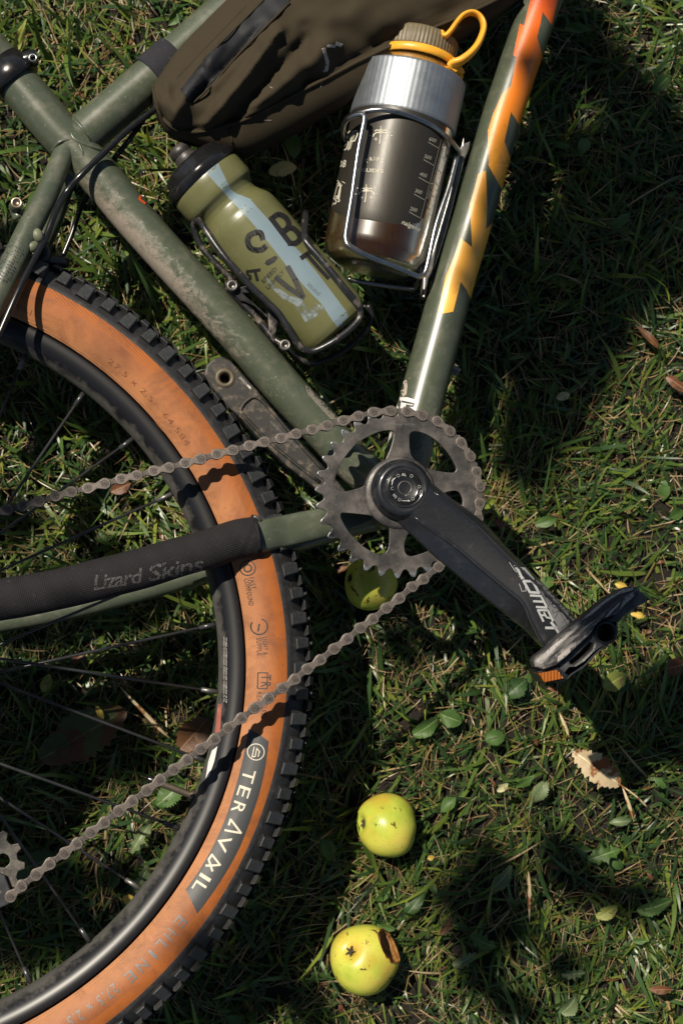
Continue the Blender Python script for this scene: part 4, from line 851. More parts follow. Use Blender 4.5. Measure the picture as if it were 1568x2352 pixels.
strap = put('strap_ring', tube(ringp, .0021, 12, 1, up=axn, flat=1.7), YM, wb)
lpx = ZB([(716, 330), (700, 296), (735, 280), (780, 245), (815, 200), (838, 140), (836, 100), (815, 70), (782, 58), (745, 72), (715, 105), (690, 140), (665, 165), (650, 160)])
put('strap_loop', tube(Lp(lpx, [.014, .026, .030, .030, .028, .026, .025, .025, .026, .028, .030, .031, .031, .028]), [.0034, .0036, .0028, .0022, .0022, .0022, .0024], 14, 6, flat=2.1), YM, strap)
put('strap_tail', tube(Lp(ZB([(700, 292), (722, 320), (740, 360)]), [.025, .016, .006]), [.0042, .0038, .002], 12, 5, flat=.6), YM, strap)
al = N('corrugated_aluminium'); al.set('Base Color', al.mix(al.noise(60, 5), (.22, .245, .275), (.33, .355, .385))); al.set('Metallic', .85); al.set('Roughness', al.math('ADD', al.math('MULTIPLY', al.noise(120, 6, .7), .25), .38)); al.bump(al.noise(500, 3), .12, .0006)
lb = (L(928, 285, .002) - n0).dot(axn)
rnd = [random.uniform(.2, 1) for _ in range(240)]
def corr(i, j, th): return 1 + (.006 if i < 2 else .0028) * math.sin(th * 62) * rnd[j % 240] + .0012 * math.sin(th * 9 + 1)
put('metal_band', lathe(n0 + axn * .0015, axn, [(-.0005, .0436), (.0005, .0448), (.002, .0449), (lb * .5, .0449), (lb - .003, .0448), (lb - .001, .0447), (lb, .0437)], 240, mod=corr), al.m, wb)
z5 = lambda x, y: Z5([(x, y)])[0]
def palm(x, y):
    o = [stroke(Z5([(x, y + 110), (x + 6, y + 60), (x + 12, y + 10)]), 2.2), stroke(Z5([(x + 12, y - 45), (x + 12, y + 12)]), 1.5)]
    for s in (-1, 1):
        o += [stroke(Z5([(x + 12, y + 10), (x + 12 + s * 30, y - 12), (x + 12 + s * 52, y - 2)]), 2.3), stroke(Z5([(x + 12, y + 14), (x + 12 + s * 40, y + 12), (x + 12 + s * 62, y + 30), (x + 12 + s * 68, y + 46)]), 2.5), stroke(Z5([(x + 12, y), (x + 12 + s * 10, y - 18)]), 1.6)]
        for a, b in ((78, -12), (94, 40)): o.append(ring_px(*z5(x + 12 + s * a, y + b), .8, 1.6, n=8))
        o += [stroke(Z5([(x + 12 + s * 44, y + 55), (x + 12 + s * 44, y + 85)]), 1.3), stroke(Z5([(x + 12 + s * 44 - 14, y + 70), (x + 12 + s * 44 + 14, y + 70)]), 1.3)]
    return merge2(*o)
TG = ['wb_in', 'wb_out']
CI = ink('cream_bottle_print', (.55, .52, .42), .6, 0)
decal('printed_palm', palm(698, 315), TG, CI, wb, g=10, lift=.0003); decal('printed_palm', palm(570, 830), TG, CI, wb, g=10, lift=.0003)
tp = [text_px(ch, *z5(x, y), a, 8.5, 1, 0, .006) for ch, x, y, a in (('T', 578, 600, 18), ('R', 612, 580, 8), ('I', 648, 574, 0), ('P', 670, 578, -8), ('S', 705, 595, -22))] + [text_px('GUIDES', *z5(538, 672), -4, 8.5, 1, 0, .006, length=50)]
decal('printed_lettering', merge2(*tp), TG, CI, wb, g=10, lift=.0003)
sc_ = []
for tx, x, y in (('600', 1128, 395), ('500', 1086, 548), ('400', 1045, 705), ('300', 1003, 852), ('200', 960, 1010)):
    sc_ += [text_px(tx, *z5(x, y), -19, 8.5, length=17), stroke(Z5([(x - 2, y + 18), (x + 88, y + 70)]), 1.1)]
sc_ += [stroke(Z5([(1240, 385), (1055, 1090)]), .9), stroke(Z5([(1275, 400), (1100, 1050)]), .9), text_px('MADE WITH 50% RECYCLED CONTENT', *z5(1130, 915), 73.5, 5.2, length=140)]
for k in range(6): sc_.append(stroke(Z5([(1262 - k * 30, 420 + k * 108), (1308 - k * 33, 470 + k * 108)]), .8))
decal('printed_scale', merge2(*sc_), TG, ink('pale_scale_print', (.4, .38, .32), .6, 0), wb, g=12, lift=.0003)
decal('printed_lettering', text_px('nalgene', *z5(886, 1130), -24, 10.5, .9, .1, .008, length=46), TG, CI, wb, g=10, lift=.0003)
lft = [stroke(Z5([(380, 480), (420, 330), (440, 315), (440, 360), (405, 400), (425, 410), (410, 470), (375, 490)]), 2.6), stroke(Z5([(395, 440), (425, 350)]), 1.6), stroke(Z5([(425, 480), (465, 320), (500, 310), (505, 345), (480, 400), (455, 405)]), 3.0), stroke(Z5([(440, 470), (480, 330)]), 1.6),
       text_px('38', *z5(335, 640), 8, 16, .75, .3, .015)]
for k in range(5): lft.append(stroke(Z5([(240 + k * 14, 930 - k * 4), (270 + k * 14, 840 - k * 10), (320 + k * 12, 735 + k * 14), (360 - k * 4, 800 + k * 8), (345 - k * 4, 910)]), 1.5))
lft += [text_px('NZOS', *z5(212, 1020), 32, 15, .6, .1, .02, length=44), stroke(Z5([(320, 700), (335, 712)]), 1.5), stroke(Z5([(370, 760), (395, 775)]), 1.5)]
decal('printed_emblem', merge2(*lft), TG, CI, wb, g=8, lift=.0003)
# ------------------------------------------------------------------ frame bag
bst = [((350, 203), (352, 238), (362, 278)), ((368, 172), (392, 288), (402, 322)), ((410, 112), (440, 303), (482, 345)), ((468, 52), (530, 286), (566, 360)), ((528, -8), (620, 246), (660, 318)), ((600, -78), (720, 194), (750, 268)), ((700, -170), (830, 138), (855, 210)), ((820, -280), (950, 82), (980, 140)), ((950, -380), (1085, 25), (1108, 66)), ((1080, -450), (1190, -28), (1200, 0))]
NU, NVT, NVB = 90, 46, 12
def interp_st(u):
    k = u * (len(bst) - 1); i = min(int(k), len(bst) - 2); t = k - i; out = []
    for j in range(3):
        a, b, c, d = [np.array(bst[min(max(i + q, 0), len(bst) - 1)][j], float) for q in (-1, 0, 1, 2)]
        out.append(.5 * (2 * b + (c - a) * t + (2 * a - 5 * b + 4 * c - d) * t * t + (3 * b - a - 3 * c + d) * t ** 3))
    return out
folds = [((475, 285), (560, 180), (640, 70), 13, .0085), ((525, 285), (600, 200), (700, 90), 13, -.005), ((570, 265), (660, 190), (760, 100), 20, .006), ((385, 300), (430, 215), (500, 110), 16, .006), ((700, 60), (705, 120), (700, 180), 14, -.003), ((660, 180), (620, 120), (600, 60), 16, .003), ((440, 230), (520, 150), (600, 60), 9, -.0035),
         ((380, 190), (395, 250), (420, 290), 10, .0025), ((760, 40), (730, 110), (740, 170), 22, .003), ((820, 20), (900, 60), (1000, 30), 30, .004), ((860, 100), (960, 40), (1100, -20), 16, -.003), ((500, 300), (520, 250), (600, 180), 9, .002), ((540, 315), (530, 290), (525, 340), 5, -.0015)]
def seg_d(p, a, b):
    a = np.array(a, float); b = np.array(b, float); t = np.clip(np.dot(p - a, b - a) / np.dot(b - a, b - a), 0, 1); return np.linalg.norm(p - (a + (b - a) * t))
bag_V, bag_F = [], []
nrow = NVT + NVB + 1
for i in range(NU + 1):
    u = i / NU; T_, S2, E_ = interp_st(u); end = min(1, u / .05) ** .5
    for j in range(nrow):
        if j <= NVT:
            v = j / NVT; p = T_ + (S2 - T_) * v; off = .019 + .017 * math.sin(math.pi * min(1, v * 1.05)) ** .6 * end + (.004 * v)
            if u > .3: off += .004 * math.sin(v * 3)
        else:
            v = (j - NVT) / NVB; p = S2 + (E_ - S2) * (math.sin(v * math.pi / 2)); off = .0225 * end * math.cos(v * math.pi / 2) ** .8 + .0005
            off = off + (-.012) * v
        for a, b, c, w_, h in folds:
            d = min(seg_d(p, a, b), seg_d(p, b, c)); off += 1.15 * h * math.exp(-(d / w_) ** 2) * (1 if j < NVT else .35)
        if j < NVT: off += .0010 * math.sin(p[0] * .07 + 2 * math.sin(p[1] * .03)) * math.sin(p[1] * .045) + .0007 * math.sin(p[0] * .05 - p[1] * .11 + 2.5 * math.sin(p[0] * .021))
        bag_V.append(L(p[0], p[1], off * (.55 + .45 * end)))
for i in range(NU):
    for j in range(nrow - 1): a = i * nrow + j; bag_F.append((a, a + 1, a + 1 + nrow, a + nrow))
# back face and closing strips
nb_ = len(bag_V)
for i in range(NU + 1):
    T_, S2, E_ = interp_st(i / NU); e = min(1, (i / NU) / .05) ** .5
    for q_, o2 in ((E_, -.022), ((S2 + T_) / 2, -.034), (T_, -.022)): bag_V.append(L(q_[0], q_[1], o2 * e))
for i in range(NU):
    k = nb_ + i * 3; bag_F += [(i * nrow + nrow - 1, k, k + 3, (i + 1) * nrow + nrow - 1), (k, k + 1, k + 4, k + 3), (k + 1, k + 2, k + 5, k + 4), (k + 2, i * nrow, (i + 1) * nrow, k + 5)]
bo = L(700, 60, 0); bag = thing_at('frame_bag', bo, 'brown canvas frame bag with black zip strapped under the top tube', 'bag')
pan = put('bag_panel', (bag_V, bag_F), BAG, bag, key='bag')
sm_pts = [interp_st(u)[1] for u in np.linspace(.04, 1, 40)]
def on(key, x, y, lift=0.0):
    h = BV[key].ray_cast(Vector(CAML), Vector(rayl(x, y)).normalized()); return h[0] + h[1] * (lift if h[1].z > 0 else -lift) if h[0] else None
def cord(name, px, key, r, mat, par, lift=.0004, per=3, flat=1.0):
    p = [on(key, x, y, lift) for x, y in px]; p = [q for q in p if q]
    if len(p) > 1: return put(name, tube(p, r, 8, per, flat=flat), mat, par)
cord('piping', [tuple(p) for p in sm_pts], 'bag', .0016, BAG, pan)
decal('zip', poly(ZA([(835, 420), (850, 390), (900, 320), (1000, 205), (1100, 110), (1210, 0), (1240, -30), (1350, -30), (1320, 20), (1200, 145), (1080, 260), (960, 400), (900, 475), (870, 470)])), 'bag', simple('zip_rubber', (.008, .009, .012), .68, 0, .2, 40, .1, 1800, spec=.3), pan, lift=.0009, g=8)
cord('zip_edge', ZA([(835, 415), (900, 330), (1000, 215), (1110, 105), (1215, 0)]), 'bag', .0008, BAG, pan, .001); cord('zip_edge', ZA([(890, 475), (970, 400), (1090, 262), (1210, 140), (1330, 15)]), 'bag', .0009, BAG, pan, .001)
sti = []; 
for A2, B2 in (((820, 360), (1140, 25)), ((895, 470), (1180, 180))):
    for k in range(60): t = k / 60; x = A2[0] + (B2[0] - A2[0]) * t; y = A2[1] + (B2[1] - A2[1]) * t; dx, dy = (B2[0] - A2[0]) / 60 * .55, (B2[1] - A2[1]) / 60 * .55; sti.append(stroke(ZA([(x - 8, y), (x - 8 + dx, y + dy)]), 1.0))
decal('stitching', merge2(*sti), 'bag', ink('dark_thread', (.012, .009, .006), .8, 0), pan, lift=.0004, g=60)
cord('panel_seam', ZA([(1055, 575), (1062, 610), (1068, 660)]), 'bag', .0008, BAG, pan); cord('panel_seam', ZA([(705, 400), (720, 470), (760, 560), (850, 600)]), 'bag', .0010, BAG, pan)
chalk = ink('chalk_smear', (.33, .31, .28), .9, .42, 160)
decal('chalk_mark', merge2(stroke(ZB([(125, 210), (155, 212)]), 6), stroke(ZB([(165, 200), (185, 207)]), 9), stroke(ZB([(105, 225), (115, 260), (122, 285), (118, 320)]), 8), stroke(ZB([(105, 325), (120, 325)]), 5)), 'bag', chalk, pan, lift=.0004, g=8)
decal('chalk_mark', merge2(stroke(ZA([(1240, 400), (1252, 406)]), 1.2), stroke(ZA([(1210, 552), (1245, 552)]), 1.4), stroke(ZB([(92, 400), (98, 372), (115, 364)]), 1.2)), 'bag', chalk, pan, lift=.0004, g=8)
ta = (L(430, 105, 0) - L(358, 168, 0)).normalized()
strp = put('bag_strap', lathe(L(347, 178, 0), ta, [(0, .0166), (0, .0182), (.001, .0186), (.026, .0186), (.027, .018), (.027, .0164)], 44), VEL, bag)
# ------------------------------------------------------------------ apples
def apple(px, py, r, zc, tilt, label, bite=None, sq_=.92):
    c = G(px, py, zc); o = link('apple', None); o.location = (c.x, c.y, c.z - r * .9)
    tag(o, label, 'apple', 'fallen apples on the lawn')
    ico = bmesh.new(); bmesh.ops.create_icosphere(ico, subdivisions=6, radius=1); Q = Vector((0, 0, 1)).rotation_difference(Vector(tilt).normalized())
    bc_ = Vector(bite[0]).normalized() if bite else None
    for v in ico.verts:
        p = v.co.normalized(); z = p.z; rho = math.hypot(p.x, p.y)
        rr = 1 - .26 * math.exp(-(rho / .24) ** 2) * (1 if z > 0 else .7) + .03 * math.cos(5 * math.atan2(p.y, p.x)) * max(0, -z) * rho + .055 * math.sin(2.3 * p.x + 1.7 * p.y + px) + .02 * math.sin(4 * p.y - 3 * p.z + py)
        q_ = Vector((p.x * rr, p.y * rr, p.z * rr * sq_ - .04 * rho * (1 if z < 0 else 0))); v.co = Q @ q_ * r
    mi_set = []
    if bite:
        bo_ = bc_ * r * 1.15
        for v in ico.verts:
            d = (v.co - bo_); R2 = r * bite[1]
            if d.length < R2:
                ang = math.sin(v.co.x * 900) * .03 + math.sin(v.co.z * 1300 + v.co.y * 700) * .035
                v.co = bo_ + d.normalized() * R2 * (1 + ang)
                v.select = True
    ico.faces.ensure_lookup_table()
    for f in ico.faces: f.smooth = True; f.material_index = 1 if bite and all(v.select for v in f.verts) else 0
    me = bpy.data.meshes.new('skin'); ico.to_mesh(me); ico.free(); me.materials.append(APM); me.materials.append(BITE)
    s = link('skin', me, o); s.location = (0, 0, r * .9)
    top = Q @ Vector((0, 0, 1)) * r * .72
    e = link('calyx', mesh('calyx', *join(*[tube([Vector((0, 0, 0)), Q @ Vector((math.cos(k * 1.26) * .09 * r, math.sin(k * 1.26) * .09 * r, .10 * r)), Q @ Vector((math.cos(k * 1.26) * .17 * r, math.sin(k * 1.26) * .17 * r, .10 * r))], [.0012, .001, .0003], 6, 3) for k in range(5)]), CALX), o)
    e.location = Vector((0, 0, r * .9)) + top * 1.0
    return o
am_ = N('apple_skin'); am_.co = am_.n('ShaderNodeNewGeometry').outputs['Position']; a = am_.noise(32, 4); c = am_.ramp(a, [(.3, (.30, .38, .04)), (.5, (.46, .47, .065)), (.72, (.60, .48, .085))])
blush = am_.math('MULTIPLY', am_.ramp(am_.noise(26, 3, .5), [(.52, 0), (.68, 1)]), .6); c = am_.mix(blush, c, (.52, .28, .04))
spt = am_.ramp(am_.noise(430, 2, .5), [(.64, 0), (.68, 1)]); c = am_.mix(am_.math('MULTIPLY', spt, .35), c, (.22, .2, .05))
bl2 = am_.ramp(am_.noise(75, 5, .65, .5), [(.615, 0), (.64, 1)]); c = am_.mix(bl2, c, (.1, .06, .012)); c = am_.mix(am_.ramp(am_.noise(130, 5, .65, .5), [(.66, 0), (.69, 1)]), c, (.14, .08, .02))
am_.set('Base Color', c); am_.set('Roughness', .36); am_.set('Subsurface Weight', .12); am_.set('Subsurface Radius', (.01, .008, .003)); am_.set('Specular IOR Level', .45); am_.bump(am_.noise(120, 4), .1, .001); APM = am_.m
bm_ = N('browned_flesh'); bm_.set('Base Color', bm_.ramp(bm_.noise(110, 5, .7), [(.35, (.08, .03, .008)), (.55, (.3, .13, .025)), (.75, (.55, .32, .09))])); bm_.set('Roughness', .45); bm_.bump(bm_.noise(240, 6, .7), .9, .003); BITE = bm_.m
CALX = simple('dry_calyx', (.05, .04, .025), .8)
apple(848, 1341, .0245, .026, (-.85, .25, .35), 'small yellow-green apple half hidden under the toothed chainring')
apple(888, 1894, .0272, .029, (-.95, .1, .3), 'whole yellow-green apple between the tyre and the bitten one')
apple(839, 2200, .0300, .032, (-.62, .45, .75), 'bitten yellow-green apple with browned flesh at the bottom', ((.9, .55, .38), .62), .95)
APP = [(G(848, 1341, .02), .026), (G(888, 1894, .02), .029), (G(839, 2200, .02), .033)]
# ------------------------------------------------------------------ ground
def ground_mat():
    m = N('soil_and_thatch'); a = m.noise(60, 8, .7); c = m.ramp(a, [(.3, (.006, .0045, .003)), (.55, (.018, .013, .008)), (.8, (.05, .034, .02))])
    m.set('Base Color', c); m.set('Roughness', .95); m.bump(m.noise(160, 8, .75), 1, .01); return m.m
gv = []; gf = []; gn = 80; ext = 30
xs = [math.copysign(abs(t) ** 3, t) * ext for t in np.linspace(-1, 1, gn)]
for y in xs:
    for x in xs: gv.append((x, y, .0035 * math.sin(x * 9) * math.cos(y * 7) - .002))
for j in range(gn - 1):
    for i in range(gn - 1): a = j * gn + i; gf.append((a, a + 1, a + gn + 1, a + gn))
tag(link('ground', mesh('ground', gv, gf, ground_mat())), None, None, None, 'structure')
def blade_mat(name, stops, rough=.45, transl=.35):
    m = N(name); h = m.attr('tone'); t = m.attr('along')
    c = m.ramp(h, stops); c = m.mix(m.math('MULTIPLY', m.ramp(t, [(.0, 1), (.35, 0)]), .35), c, (.17, .16, .07))      # pale sheath at the foot of each blade
    c = m.mix(m.math('MULTIPLY', m.ramp(t, [(.95, 0), (.99, 1)]), .8), c, (.3, .25, .14))                              # dry mown tip
    c = m.mix(m.math('MULTIPLY', m.noise(500, 2), .3), c, (.05, .07, .02))
    m.set('Base Color', c); m.set('Roughness', rough); m.set('Specular IOR Level', .45)
    tr = m.n('ShaderNodeBsdfTranslucent'); m.l(m.mix(.5, c, (.16, .24, .02)), tr.inputs[0]); mx = m.n('ShaderNodeMixShader'); mx.inputs[0].default_value = transl
    m.l(m.b.outputs[0], mx.inputs[1]); m.l(tr.outputs[0], mx.inputs[2]); m.l(mx.outputs[0], m.t.nodes['Material Output'].inputs[0]); return m.m
GRS = blade_mat('grass_blades', [(0, (.016, .040, .018)), (.3, (.034, .082, .026)), (.5, (.085, .155, .028)), (.78, (.24, .29, .04)), (.86, (.24, .2, .05)), (.89, (.24, .14, .06)), (.94, (.40, .26, .12)), (1, (.58, .44, .27))], .34, .3)
def blades(name, root, az, ln, wd_, lean, curl, tone, mat, segs=4, zbase=0.0, twist=None):
    n = len(ln); K = segs + 1; tt = np.linspace(0, 1, K)
    d = np.stack([np.cos(az), np.sin(az)], 1); s = np.stack([-np.sin(az), np.cos(az)], 1)
    bend = rng.normal(0, .35, n)
    co = np.zeros((n, K * 2, 3)); x = np.zeros(n); z = np.full(n, 0.0) + zbase; y = np.zeros(n)
    for k in range(K):
        w = wd_ * (1.0 if k == 0 else (1.08 if k < segs * .6 else (1 - ((tt[k] - .5) / .5) ** 1.6 * .93))) / 2
        c = np.stack([root[:, 0] + d[:, 0] * x + s[:, 0] * y, root[:, 1] + d[:, 1] * x + s[:, 1] * y, np.maximum(z, .001)], 1)
        tw = twist * (tt[k] - .3); sv = np.stack([s[:, 0] * np.cos(tw), s[:, 1] * np.cos(tw), np.sin(tw)], 1)
        co[:, 2 * k] = c - sv * w[:, None]; co[:, 2 * k + 1] = c + sv * w[:, None]
        a = lean + curl * tt[k]; st = ln / segs
        x = x + np.sin(a) * st; z = z + np.cos(a) * st; y = y + bend * tt[k] * st
    idx = np.arange(n)[:, None, None] * (K * 2) + (np.arange(segs)[:, None] * 2 + np.array([0, 1, 3, 2]))[None]
    me = bpy.data.meshes.new(name); nv = n * K * 2; nf = n * segs
    me.vertices.add(nv); me.vertices.foreach_set('co', co.reshape(-1)); me.loops.add(nf * 4); me.loops.foreach_set('vertex_index', idx.reshape(-1).astype(np.int32))
    me.polygons.add(nf); me.polygons.foreach_set('loop_start', np.arange(nf) * 4); me.update(calc_edges=True)
    at = me.attributes.new('tone', 'FLOAT', 'POINT'); at.data.foreach_set('value', np.repeat(tone, K * 2).astype(np.float32))
    at = me.attributes.new('along', 'FLOAT', 'POINT'); at.data.foreach_set('value', np.tile(np.repeat(tt, 2), n).astype(np.float32))
    me.polygons.foreach_set('use_smooth', [True] * nf); me.materials.append(mat); return link(name, me)
c00, c11 = G(0, 2352), G(1568, 0); X0, X1, Y0, Y1 = c00.x - .28, c11.x + .28, c00.y - .28, c11.y + .30
def fbm(x, y, s, seed):
    r = np.random.default_rng(seed); v = 0; amp = 1
    for k in range(4):
        a, b, c, d, e, f = r.uniform(-1, 1, 6); v = v + amp * np.sin((x * a + y * b) * s * 2 + c * 6 + 1.3 * np.sin((x * d - y * e) * s + f * 6)); s *= 1.9; amp *= .6
    return v
def scatter(n):
    p = np.stack([rng.uniform(X0, X1, n), rng.uniform(Y0, Y1, n)], 1)
    keep = np.ones(n, bool)
    for c, r in APP: keep &= np.hypot(p[:, 0] - c.x, p[:, 1] - c.y) > r * .85
    return p[keep]
def lawn(name, n, l0, l1, w0, w1, lean0, lean1, zb=0., dry=.12):
    p = scatter(n); n = len(p); cl = fbm(p[:, 0], p[:, 1], 14, 5); pat = fbm(p[:, 0], p[:, 1], 5, 9)
    az = rng.uniform(0, 2 * np.pi, n) * .62 + (fbm(p[:, 0], p[:, 1], 7, 21)) * 1.4
    ln = rng.uniform(l0, l1, n) * (1 + .15 * cl); lean = rng.uniform(lean0, lean1, n); curl = rng.normal(.45, .45, n)
    lean = np.clip(lean, 0, 1.45); curl = np.clip(curl, -.3, 1.75 - lean)
    tone = np.clip(rng.beta(2.2, 2.6, n) * .8 + .05 * cl + .03, 0, .8); dr = rng.random(n) < dry + .07 * (pat > .8); tone[dr] = rng.uniform(.86, 1, dr.sum())
    ww_ = rng.uniform(w0, w1, n) * np.where(tone > .84, .45, 1.0)
    return blades(name, p, az, ln, ww_, lean, curl, tone, GRS, 4, zb, rng.normal(0, .9, n))
tag(lawn('grass', 36000, .016, .044, .0012, .0034, .35, 1.3, dry=.12), None, None, None, 'stuff')
tag(lawn('thatch', 25000, .012, .045, .0008, .0019, 1.05, 1.5, .006, .66), None, None, None, 'stuff')
tag(lawn('long_grass', 2600, .035, .072, .0022, .0042, .5, 1.25, 0, .08), None, None, None, 'stuff')
# ------------------------------------------------------------------ broad leaves among the grass, and fallen leaves
def leaf_geo(ln, w, lobes=0, curl=.2, n=14, serr=.0, droop=.3, fold=.25, seed=0, stem=.3):
    r = random.Random(seed); V, Fc = [], []; ph = r.uniform(0, 6)
    for i in range(n + 1):
        t = i / n; hw = w / 2 * (math.sin(math.pi * min(1, t * .93 + .05)) ** .75)
        if lobes: hw *= 1 - .5 * abs(math.sin(t * math.pi * lobes)) * (.3 + .7 * (1 - abs(t - .6)))
        if serr: hw *= 1 + serr * (1 if i % 2 else -1) * r.uniform(.0, 1.3) + r.uniform(-.06, .06)
        if i == n: hw = .0002
        z0 = -droop * ln * (t - .45) ** 2 + .01 * ln * math.sin(t * 9 + ph)
        for s in (-1, -.5, -.05, .05, .5, 1):
            V.append(Vector((t * ln, s * hw, z0 + fold * abs(s) * hw + curl * ln * .12 * math.sin(s * 2 + t * 4 + ph) * abs(s))))
    for i in range(n):
        for j in range(5): a = i * 6 + j; Fc.append((a, a + 1, a + 7, a + 6))
    return V, Fc
def leaf_material(name, c0, c1, vein, spots=None, rough=.5, transl=.3, sc=60):
    m = N(name); c = m.mix(m.noise(sc, 4), c0, c1)
    if spots: c = m.mix(m.ramp(m.noise(spots[1], 5, .65), [(spots[2], 0), (spots[2] + .05, 1)]), c, spots[0])
    m.set('Base Color', c); m.set('Roughness', rough); m.bump(m.noise(260, 5), .5, .001)
    tr = m.n('ShaderNodeBsdfTranslucent'); m.l(c, tr.inputs[0]); mx = m.n('ShaderNodeMixShader'); mx.inputs[0].default_value = transl
    m.l(m.b.outputs[0], mx.inputs[1]); m.l(tr.outputs[0], mx.inputs[2]); m.l(mx.outputs[0], m.t.nodes['Material Output'].inputs[0]); return m.m
WG = leaf_material('weed_green', (.045, .10, .02), (.085, .16, .035), None); WP = leaf_material('pale_weed_green', (.10, .15, .06), (.17, .21, .1), None)
DG = leaf_material('dark_weed_green', (.025, .06, .018), (.05, .10, .025), None); YG = leaf_material('yellow_green_leaf', (.22, .27, .05), (.33, .33, .07), None, ((.22, .15, .06), 90, .62))
TL = leaf_material('dry_tan_leaf', (.50, .38, .22), (.62, .5, .32), None, ((.24, .085, .02), 60, .52)); YL = leaf_material('yellow_leaf', (.6, .4, .06), (.7, .5, .1), None, ((.4, .2, .03), 150, .66))
PL = leaf_material('pale_cream_leaf', (.42, .42, .2), (.5, .46, .26), None, ((.3, .2, .08), 200, .6)); BL = leaf_material('brown_leaf', (.09, .04, .018), (.17, .075, .03), None, ((.3, .12, .03), 80, .62))
RL = leaf_material('rust_leaf', (.12, .045, .02), (.21, .09, .042), None, ((.1, .045, .02), 100, .55)); ML = leaf_material('mottled_leaf', (.05, .07, .025), (.085, .11, .03), None, ((.11, .045, .02), 45, .5), sc=30)
FC_N = 22 * 5
VEIN = {}
for m_, c_ in ((WG, (.16, .22, .09)), (WP, (.26, .3, .18)), (DG, (.07, .12, .05)), (YG, (.38, .38, .14)), (TL, (.7, .6, .42)), (YL, (.7, .5, .15)), (PL, (.5, .48, .3)), (BL, (.2, .11, .05)), (RL, (.3, .15, .07)), (ML, (.15, .14, .06))):
    VEIN[m_.name] = simple(m_.name + '_rib', c_, .5)
def lay(name, px0, px1, w, mat, label, cat, z=.03, group=None, lobes=0, serr=0, stem=0, seed=0, fold=.25, droop=.3, curl=.3, tilt=0, kind=None):
    a, b = G(*px0, z), G(*px1, z); ln = (b - a).length; v, f = leaf_geo(ln, w * .000385, lobes, curl, 22, serr, droop, fold, seed)
    if stem:
        sv, sf = tube([Vector((-stem * ln, .04 * ln, -.004)), Vector((-stem * .5 * ln, 0, 0)), Vector((0, 0, -droop * ln * .2)), Vector((ln * .4, 0, .0004)), Vector((ln * .95, 0, -droop * ln * .22))], [.0009, .0008, .0007, .0003], 6, 4); 
        k = len(v); v = v + [Vector(p) for p in sv]; f = f + [tuple(i + k for i in q) for q in sf]
    o = link(name, mesh(name, v, f, [mat, VEIN[mat.name]], True, [1 if (i < FC_N and i % 5 == 2) else 0 for i in range(len(f))])); o.location = a; d = b - a; o.rotation_euler = (tilt, 0, math.atan2(d.y, d.x))
    return tag(o, label, cat, group, kind)
lay('dry_leaf', *ZG([(1280, 470), (1065, 315)]), 64, TL, 'dry tan leaf with brown edges and long stem lying right of the apples', 'leaf', .044, serr=.22, stem=.62, seed=2, fold=.35)
lay('pale_leaf', *ZA([(1235, 790), (1362, 765)]), 34, PL, 'pale cream leaf lying between the green bottle and the dark bottle', 'leaf', .04, serr=.12, seed=3)
lay('mottled_leaf', *Z8([(290, 650), (910, 290)]), 105, ML, 'large mottled green and brown leaf lying inside the wheel', 'leaf', .034, serr=.12, seed=8, stem=.1, droop=.15, fold=.1)
lay('brown_leaf', *Z8([(1290, 580), (1490, 360)]), 70, BL, 'dark brown leaf lying beside the rim above the valve', 'leaf', .034, serr=.14, seed=9)
lay('yellow_petal', *Z8([(690, 265), (745, 360)]), 13, YL, 'bright orange-yellow scrap of leaf on the mottled leaf', 'leaf', .042, serr=.1, seed=4)
lay('yellow_leaf', *Z1([(1000, 250), (1130, 290)]), 15, YL, 'yellow leaf scrap behind the upper end of the pedal', 'leaf', .036, serr=.35, seed=6)
lay('yellow_leaf', *Z1([(1165, 565), (1320, 590)]), 14, YL, 'yellow leaf scrap just below the upper end of the pedal', 'leaf', .028, serr=.35, seed=7)
lay('yellow_leaf', *ZG([(715, 500), (765, 465)]), 16, PL, 'small yellowish leaf scrap above right of the middle apple', 'leaf', .04, seed=5)
lay('yellow_leaf', *ZG([(395, 808), (425, 800)]), 13, YL, 'tiny yellow leaf scrap at the lower right of the middle apple', 'leaf', .038, seed=5)
lay('brown_leaf', *ZG([(455, 1160), (510, 1080)]), 20, RL, 'small rust brown leaf scrap right of the bitten apple', 'leaf', .034, seed=12)
lay('rust_leaf', *ZG([(1415, 1410), (1520, 1410)]), 20, RL, 'pinkish rust leaf near the bottom right corner', 'leaf', .038, seed=13)
lay('rust_leaf', *ZD([(1495, 1150), (1580, 1130)]), 40, RL, 'rust red leaf at the right edge level with the pedal', 'leaf', .036, serr=.1, seed=14)
lay('rust_leaf', (1530, 865), (1580, 900), 26, RL, 'rust coloured leaf at the right edge above the pedal', 'leaf', .024, serr=.1, seed=15)
lay('brown_leaf', (1465, 750), (1515, 800), 18, BL, 'brown leaf in the shade at the right edge', 'leaf', .024, seed=16)
lay('pale_leaf', (1278, 915), (1308, 905), 20, PL, 'small pale yellow leaf in the shade right of the chainring', 'leaf', .03, seed=17)
lay('rust_leaf', (1135, 1195), (1160, 1210), 18, RL, 'small rust leaf against the edge of the crank arm', 'leaf', .036, seed=18)
lay('brown_leaf', (255, 1130), (300, 1110), 30, RL, 'rust brown leaf under the upper run of chain inside the wheel', 'leaf', .034, serr=.12, seed=19)
lay('yellow_leaf', *Z1([(880, 1330), (1110, 1200)]), 44, YG, 'lime yellow broad leaf lying below the pedal', 'leaf', .042, serr=.1, seed=20)
lay('yellow_leaf', *ZF([(565, 925), (625, 945)]), 22, YL, 'yellow leaf scrap inside the rim near the bottom', 'leaf', .034, serr=.1, seed=21)
lay('straw_stalk', *Z8([(860, 130), (1210, 500)]), 9, TL, 'long dry straw stalk lying inside the wheel', 'stalk', .044, seed=22, fold=.1)
